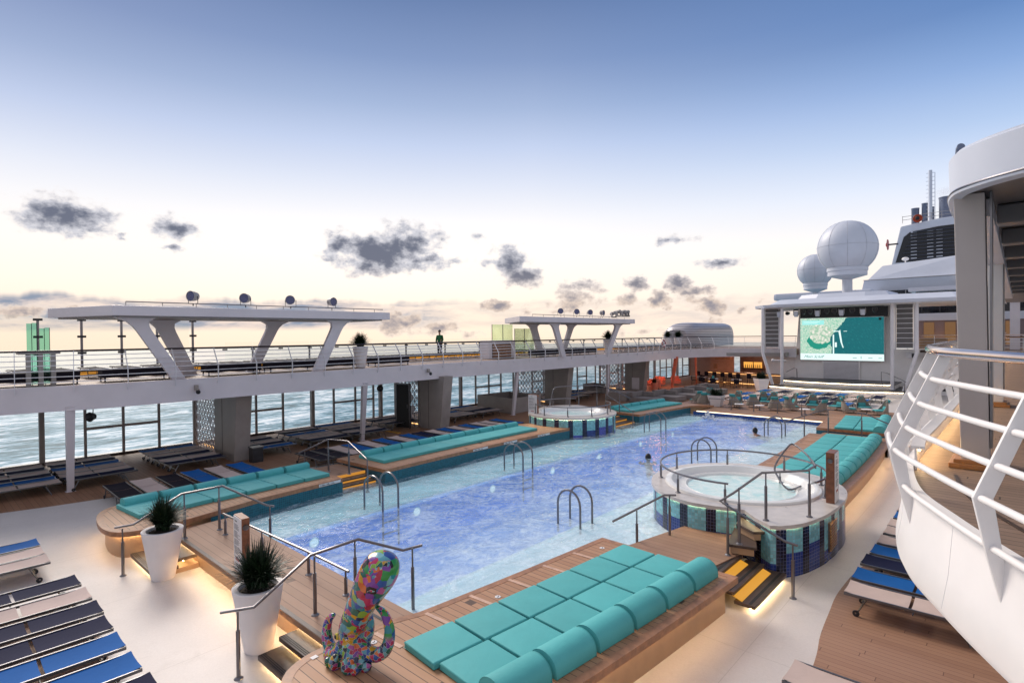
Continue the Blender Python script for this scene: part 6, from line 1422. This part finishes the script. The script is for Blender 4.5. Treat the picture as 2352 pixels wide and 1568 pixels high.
MB().bb(-15, 9, 83.93, 84.0, 11.38, 11.45).build('seam', greypaint, t_); MB().bb(-24.2, -13, 78, 90, 9.0, 9.9).build('side_deck', shellwhite, t_, bevel=.3); MB().bb(-23.4, -13, 78.4, 89, 8.2, 8.98).build('bridge_window', darkmetal, t_)
MB().bb(-13.5, 9, 83, 84.5, 8.4, 9.88).build('window_band', MATS['dark_tinted_window'], t_); mb = MB(); [mb.bb(-12 + 1.6 * k, -11.9 + 1.6 * k, 82.9, 82.99, 8.5, 9.9) for k in range(10)]; mb.build('window_mullion', greypaint, t_)
MB().ext([(-5.6, 83.9, 10.6), (-5.0, 83.9, 13.6), (-4.4, 83.9, 13.2), (-4.4, 83.9, 10.6)], (0, -.3, 0)).build('end_fin', white2, t_)
M_seam = M_simple('seam_grey', (.42, .43, .48), .5)
def radome(label, c, r, zc, zb, stem=True):
    t2 = thing('radome', label, 'radome', (c[0], c[1], zb)); n = 14; a0 = -.82
    prof = [(r * math.cos(a0 + (PI / 2 - a0) * i / n), r * math.sin(a0 + (PI / 2 - a0) * i / n)) for i in range(n)] + [(.001, r)]
    MB().lathe(prof, (c[0], c[1], zc), 36).build('dome', shellwhite, t2, True)
    mb = MB(); mb.tube([(c[0] + r * 1.002 * math.cos(2 * PI * i / 40), c[1] + r * 1.002 * math.sin(2 * PI * i / 40), zc + .1) for i in range(40)], .011, 4, True)
    for k in range(5):
        a = R_(-150 + 36 * k); mb.tube([(c[0] + r * 1.002 * math.cos(q) * math.cos(a), c[1] + r * 1.002 * math.cos(q) * math.sin(a), zc + r * math.sin(q)) for q in [a0 + (PI / 2 - a0) * i / 16 for i in range(17)]], .011, 4)
    mb.build('seams', lilac if False else M_seam, t2)
    rb = r * math.cos(a0) * .98; zz_ = zc + r * math.sin(a0)
    MB().lathe([(rb, 0), (rb, -.35), (rb * .96, -.4), (rb * .96, -.8), (rb * .25, -1.15)], (c[0], c[1], zz_), 32).build('collar', shellwhite, t2, True)
    MB().lathe([(r * .17, zb), (r * .17, zz_ - .9)], (c[0], c[1], 0), 16).build('stem', shellwhite, t2, True); MB().lathe([(r * .3, 0), (r * .28, .15), (r * .17, .2)], (c[0], c[1], zb), 16).build('base_ring', shellwhite, t2, True)
    mb = MB(); [mb.tube([(c[0] + r * .17 + .25, c[1] - .2, z_), (c[0] + r * .17 + .25, c[1] + .2, z_)], .02, 4) for z_ in [zb + .3 * k for k in range(5)]]; mb.build('ladder', greypaint, t2)
radome('large white radome on a stem above the stage roof', (-12.4, 62), 2.6, 12.95, 7.6); radome('smaller white radome behind the large one', (-18.4, 75), 2.0, 12.25, 8.6)
t_ = thing('funnel', 'white ship funnel with black louvred opening and exhaust pipes', 'funnel', (-8, 106, 13))
MB().ext([(-15.2, 104, 13.2), (4, 104, 13.2), (2.4, 104, 21.9), (-9, 104, 21.5), (-13.6, 104, 20.9)], (0, 10, 0)).build('casing', shellwhite, t_, bevel=.15)
blk_ = M_simple('louvre_black', (.012, .014, .02), .35)
MB().ext([(-14.25, 103.98, 15.4), (3.2, 103.98, 15.4), (1.8, 103.98, 20.6), (-9, 103.98, 20.3), (-12.4, 103.98, 19.9), (-13.2, 103.98, 19.2)], (0, -.06, 0)).build('opening', blk_, t_)
mb = MB(); [mb.box((-5.6 + .05 * k, 103.8, 15.7 + .52 * k), (16.2 - .32 * k, .22, .14)) for k in range(9)]; mb.build('louvres', M_simple('louvre_navy', (.02, .028, .05), .3), t_)
mb = MB()
for cx_ in (-11.9, -9.9, -8.8, -6.2, -5.2):
    for k in range(9): mb.bb(cx_ - .4, cx_ + .35, 103.85, 103.9, 15.75 + .5 * k, 15.95 + .5 * k)
mb.build('pipes_behind', shellwhite, t_)
pm = M_simple('exhaust_blue_grey', (.16, .19, .27), .3, .4)
for x_, r, z1 in ((-12.2, .52, 24.1), (-11.0, .40, 24.7), (-10.1, .3, 24.0), (-8.3, .95, 25.2), (-5.6, .9, 25.2)): MB().lathe([(r, 20), (r, z1 - .2), (r * 1.06, z1 - .15), (r * 1.06, z1), (r * .85, z1), (r * .8, 20.5)], (x_, 108, 0), 20).build('exhaust_pipe', pm, t_, True)
MB().tube([(-10.0, 105, 21), (-10.0, 105, 29.0)], .24, 10).build('mast_pole', shellwhite, t_, True); mb = MB(); [mb.tube([(-10.5, 105, 22 + .6 * k), (-9.5, 105, 22 + .6 * k)], .04, 4) for k in range(12)]; mb.tube([(-9.45, 105, 21), (-9.45, 105, 28.6)], .04, 4); mb.build('mast_ladder', shellwhite, t_)
mb = MB(); [mb.tube([(-13.4, 104.4, z_), (0, 104.4, z_ + .3)], .035, 4) for z_ in (21.9, 22.4)]; [mb.tube([(-13.4 + 1.2 * k, 104.4, 21.4), (-13.4 + 1.2 * k, 104.4, 22.5)], .035, 4) for k in range(10)]; mb.build('rail', greypaint, t_)
t2 = thing('ship_horn', 'red ship horn sticking out left of the funnel', 'horn', (-15.2, 104, 18.3)); mb = MB(); mb.lathe([(.001, .3), (.2, .3), (.4, .1), (.85, 0), (.8, -.15), (.001, 0)], (0, 0, 0), 20); mb.v = [(-15.3 - z_ * .7, 104 + x_, 18.3 + y_) for x_, y_, z_ in mb.v]; mb.build('bell', redm, t2, True); MB().tube([(-15.2, 104, 18.3), (-13.9, 104, 18.3)], .12, 8).build('bracket', darkmetal, t2); 
t2 = thing('ship_horn', 'orange red horn mouth below the funnel pipes', 'horn', (-11.4, 103.5, 21.7)); mb = MB(); mb.lathe([(.001, .5), (.2, .3), (.62, 0), (.58, -.05), (.001, .25)], (0, 0, 0), 20); mb.v = [(-11.4 + x_, 103.4 + z_, 21.75 + y_) for x_, y_, z_ in mb.v]; mb.build('bell', M_simple('dark_orange_paint', (.42, .06, .02), .5), t2, True); MB().ball((-11.4, 103.1, 21.75), (.28, .1, .28)).build('throat', blackm, t2, True); MB().tube([(-11.4, 103.8, 21.7), (-11.4, 104.6, 21.5)], .12, 8).build('bracket', darkmetal, t2)
t2 = thing('satellite_dome', 'tiny white mushroom antenna before the funnel', 'antenna', (-11.5, 92, 13.6)); MB().ball((-11.5, 92, 14.6), (.42, .42, .25)).build('cap', white2, t2, True); MB().tube([(-11.5, 92, 13.0), (-11.5, 92, 14.5)], .08, 6).build('stem', white2, t2)
sm, st_, sb = newmat('exhaust_haze'); st_.n.remove(sb); vp = st_.new('ShaderNodeVolumePrincipled'); vp.inputs['Color'].default_value = (.75, .6, .62, 1)
ln = st_.vm('LENGTH', st_.new('ShaderNodeTexCoord').outputs['Object']).outputs['Value']; st_.put(vp.inputs['Density'], st_.math('MULTIPLY', st_.mapr(ln, 1, 0, 0, 1), st_.mapr(st_.noise(pos(st_), .5, 4), .4, .7, 0, .35))); st_.l.new(vp.outputs[0], st_.n['Material Output'].inputs['Volume'])
o = MB().ball((0, 0, 0), 1, 20, 12).build('smoke', sm); o.scale = (4.2, 1.4, 1.1); o.location = (-6.5, 108, 25.9); stuff(o, 'thin pinkish exhaust smoke above the funnel pipes', 'smoke')

# ------------------------------------------------------------------ right terrace
BP = xy(curve([(-1.08, 50, 0), (-1.08, 30, 0), (-1.08, 14, 0), (-1.09, 9.5, 0), (-1.10, 7.9, 0), (-1.03, 7.0, 0), (-.85, 6.08, 0), (-.54, 5.35, 0), (-.20, 4.67, 0), (.35, 3.7, 0), (1.0, 2.8, 0), (1.9, 2.0, 0), (3.0, 1.5, 0)], 8))
FT = offp(BP, .14)      # foot of the posts, face of the parapet (inwards is to the left of travel)
e = offp(BP, .17) + [(3.2, 50)]
MB_ = MB(); MB_.prism(ccw(e), 3.1, 3.38); struct(MB_.build('terrace_floor', upperdk))
t_ = thing('terrace_parapet', 'smooth curved white parapet of the right terrace', 'parapet', (-.7, 6, 2.8))
nP = len(BP); mb = MB(); lv = [(2.66, .16), (2.70, .02), (2.80, -.02 + .1), (3.0, .13), (3.40, .14), (3.43, .15), (3.43, .19), (3.30, .20)]
lv = [(2.62, .30), (2.66, .10), (2.74, .065), (3.0, .11), (3.36, .14), (3.42, .15), (3.42, .22), (3.385, .22)]
vs = []; 
for z_, o_ in lv: vs += [(x_, y_, z_) for x_, y_ in offp(BP, o_)]
mb.add(vs, [(k * nP + i, k * nP + i + 1, (k + 1) * nP + i + 1, (k + 1) * nP + i) for k in range(len(lv) - 1) for i in range(nP - 1)]).build('skirt', white2, t_, True)
mb = MB(); q = offp(BP, .2); q2 = offp(BP, .6); mb.add([(x_, y_, 2.62) for x_, y_ in q] + [(x_ , y_, 2.64) for x_, y_ in q2], [(i, i + 1, nP + i + 1, nP + i) for i in range(nP - 1)]); mb.build('underside', white2, t_)
kp = [p_ for p_ in BP if p_[1] > 7.2]
MB().tube([(x_, y_, 3.585) for x_, y_ in offp(kp, .275)], .008, 5).build('led_strip', led, t_)
for Y in (3.1, 4.15, 5.3, 6.6, 8.2, 10.5):
    i = min(range(nP), key=lambda k: abs(BP[k][1] - Y)); MB().tube([(offp(BP, o_ - .002)[i][0], offp(BP, o_ - .002)[i][1], z_) for z_, o_ in lv[2:6]], .0012, 4).build('weld_seam', white, t_)
band(offp(kp, .23), 3.38, 3.60, .02).build('inner_kerb', white2, t_); band(offp(kp, .20), 3.60, 3.63, .12).build('kerb_lip', white2, t_)
band(offp([p_ for p_ in BP if p_[1] < 7.2 and p_[1] > 2], .55), 3.381, 3.392, .03).build('deck_margin', darkwood, t_)
t_ = thing('terrace_railing', 'thick white tubular railing with polished handrail on the right terrace', 'railing', (-.9, 6.5, 3.4))
bpz = lambda z_: (0 + .14 * (3.77 - z_) / .67) if z_ < 3.77 else .36 * (z_ - 3.77) / .85
for z_ in (3.45, 3.77, 3.98, 4.20, 4.42): MB().tube([(x_, y_, z_) for x_, y_ in offp(BP, bpz(z_) + .01)], .024, 10).build('rail', white2, t_, True)
hp = offp(BP, .36); 
MB().tube([(x_, y_, 4.66) for x_, y_ in hp], .042, 12).build('handrail', brass, t_, True)
for Y in (2.9, 4.67, 6.08, 6.95, 8.0, 9.3, 10.8, 12.4, 14.2, 16.2, 18.5, 21, 24, 27.5, 31.5, 36):
    i = min(range(len(BP)), key=lambda k: abs(BP[k][1] - Y)); d_ = (Vector(BP[min(i + 1, nP - 1)]) - Vector(BP[i - 1])).normalized(); nn = Vector((-d_.y, d_.x, 0)); dd = Vector((d_.x, d_.y, 0)); p0 = Vector((BP[i][0], BP[i][1], 0))
    prof_ = [(3.08, .145, .045), (3.40, .07, .06), (3.77, .0, .075), (4.25, .20, .07), (4.64, .365, .065)]; vs = []
    for z_, o_, w_ in prof_:
        c_ = p0 + nn * o_ + Vector((0, 0, z_)); tw = nn * w_ * .75 + Vector((0, 0, 0)); th = dd * .012
        vs += [c_ - tw * .6 - th, c_ + tw * 1.4 - th, c_ + tw * 1.4 + th, c_ - tw * .6 + th]
    fs = [(3, 2, 1, 0), (16, 17, 18, 19)] + [(k * 4 + q, k * 4 + (q + 1) % 4, k * 4 + 4 + (q + 1) % 4, k * 4 + 4 + q) for k in range(4) for q in range(4)]
    MB().add(vs, fs).build('post', white2, t_, bevel=.003)
def pillar(label, x0, x1, y0, z1, top, m_, lean=0):
    t2 = thing('terrace_pillar', label, 'pillar', ((x0 + x1) / 2, y0, 3.4))
    MB().prism([(x0, y0), (x1, y0 + .05), (x1, y0 + .42), (x0, y0 + .36)], 3.4, z1, 0, [(x0 + top[0], y0), (x1 + top[1], y0 + .05), (x1 + top[1], y0 + .42), (x0 + top[0], y0 + .36)]).build('shaft', m_, t2, bevel=.012)
    MB().bb(x1 + .001, x1 + .02, y0 + .06, y0 + .38, 3.6, z1).build('edge_strip', steel, t2)
    for k, (d, z_) in enumerate(((.10, .05), (.06, .09))): MB().bb(x0 - d, x1 + d, y0 - d, y0 + .42 + d, 3.385 + (.05 if k else 0), 3.385 + z_ + .0).build('wooden_foot', woodbase, t2, bevel=.006)
    return t2
pillar('broad tapered grey pillar in front on the right terrace', -.47, -.235, 7.65, 6.3, (-.06, -.04), pillarm)
pillar('narrower pale pillar behind the front one on the right terrace', -.46, -.24, 14.1, 6.1, (.0, .0), white2)
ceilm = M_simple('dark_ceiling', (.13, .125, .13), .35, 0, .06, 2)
# round canopy over the right terrace
t_ = thing('terrace_canopy', 'large rounded white canopy roof over the right terrace', 'canopy', (2, 9, 6.3))
cp = xy(curve([(-.62, 40, 0), (-.62, 20, 0), (-.62, 10, 0), (-.61, 8.4, 0), (-.55, 7.6, 0), (-.36, 7.2, 0), (.03, 6.85, 0), (.8, 6.4, 0), (2.0, 6.1, 0), (4, 6.0, 0)], 6))
n_ = len(cp); mb = MB(); lv = [(6.25, .10), (6.265, .0), (6.30, -.01), (6.32, .01), (6.68, .0), (6.71, .05), (6.72, .5)]; vs = []
for z_, o_ in lv: vs += [(x_, y_, z_) for x_, y_ in offp(cp, o_)]
mb.add(vs, [(k * n_ + i, k * n_ + i + 1, (k + 1) * n_ + i + 1, (k + 1) * n_ + i) for k in range(len(lv) - 1) for i in range(n_ - 1)]).build('rim_band', shellwhite, t_, True)
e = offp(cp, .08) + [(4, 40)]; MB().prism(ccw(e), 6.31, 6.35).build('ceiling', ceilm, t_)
e = offp(cp, .04) + [(4, 40)]; MB().prism(ccw(e), 6.69, 6.72).build('top_skin', shellwhite, t_)
MB().tube([(x_, y_, 6.30) for x_, y_ in offp(cp, -.0)], .014, 6).build('rim_tube', steel, t_, True)
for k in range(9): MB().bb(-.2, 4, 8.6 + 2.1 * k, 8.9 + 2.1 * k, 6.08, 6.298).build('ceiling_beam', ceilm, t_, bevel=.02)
MB().bb(-.50, -.22, 8.1, 30, 6.10, 6.295).build('long_beam', lilac, t_)
for y in (9.5, 11.6):
    mb = MB()
    for s in (0, 1): mb.lathe([(.03, -.25), (.05, -.2), (.06, .2), (.03, .22)], (.35 + .22 * s, y, 6.0), 14)
    mb.build('ceiling_lamp', steel, t_, True); MB().tube([(.1, y, 6.08), (1.4, y, 6.05)], .02, 6).build('conduit', darkmetal, t_)
MB().ext([(-.44, 14.0, 6.1), (-.24, 14.0, 6.1), (-.24, 9.0, 6.29), (-.44, 9.0, 6.29)], (0, .01, .05)).build('haunch', lilac, t_)
t2 = thing('roof_vent', 'small grey curved vent on the rim of the right canopy', 'vent', (-.42, 7.6, 6.75)); mb = MB(); mb.tube([(-.49, 7.8, 6.6), (-.49, 7.8, 6.78), (-.485, 7.78, 6.82), (-.47, 7.74, 6.835)], .036, 12); mb.build('hood', MATS['exhaust_blue_grey'], t2, True); MB().lathe([(.07, 0), (.06, .02), (.05, .02)], (-.49, 7.8, 6.70), 14).build('collar', greypaint, t2, True)
t2 = thing('deck_bench', 'dark grey bench beside the front pillar on the right terrace', 'bench', (.05, 10.0, 3.4)); MB().bb(-.05, .9, 9.7, 10.2, 3.46, 3.62).build('seat', sofam, t2, bevel=.02); [MB().bb(x_, x_ + .06, 9.75, 10.15, 3.39, 3.455).build('leg', darkmetal, t2) for x_ in (.05, .75)]
t2 = thing('white_balcony', 'white rounded balcony box high on the right between pillars and frame edge', 'balcony', (.3, 55, 6.9)); MB().bb(-.62, 4, 54, 56, 6.9, 7.75).build('parapet', white2, t2, bevel=.15); MB().bb(-.55, 0, 54.3, 55.5, 3.4, 6.88).build('support', lilac, t2); MB().bb(.1, .6, 54.2, 54.6, 7.75, 8.3).build('equipment', shellwhite, t2, bevel=.05)

for o in bpy.data.objects:
    if '_o' in o: del o['_o']
    if 'used' in o: del o['used']
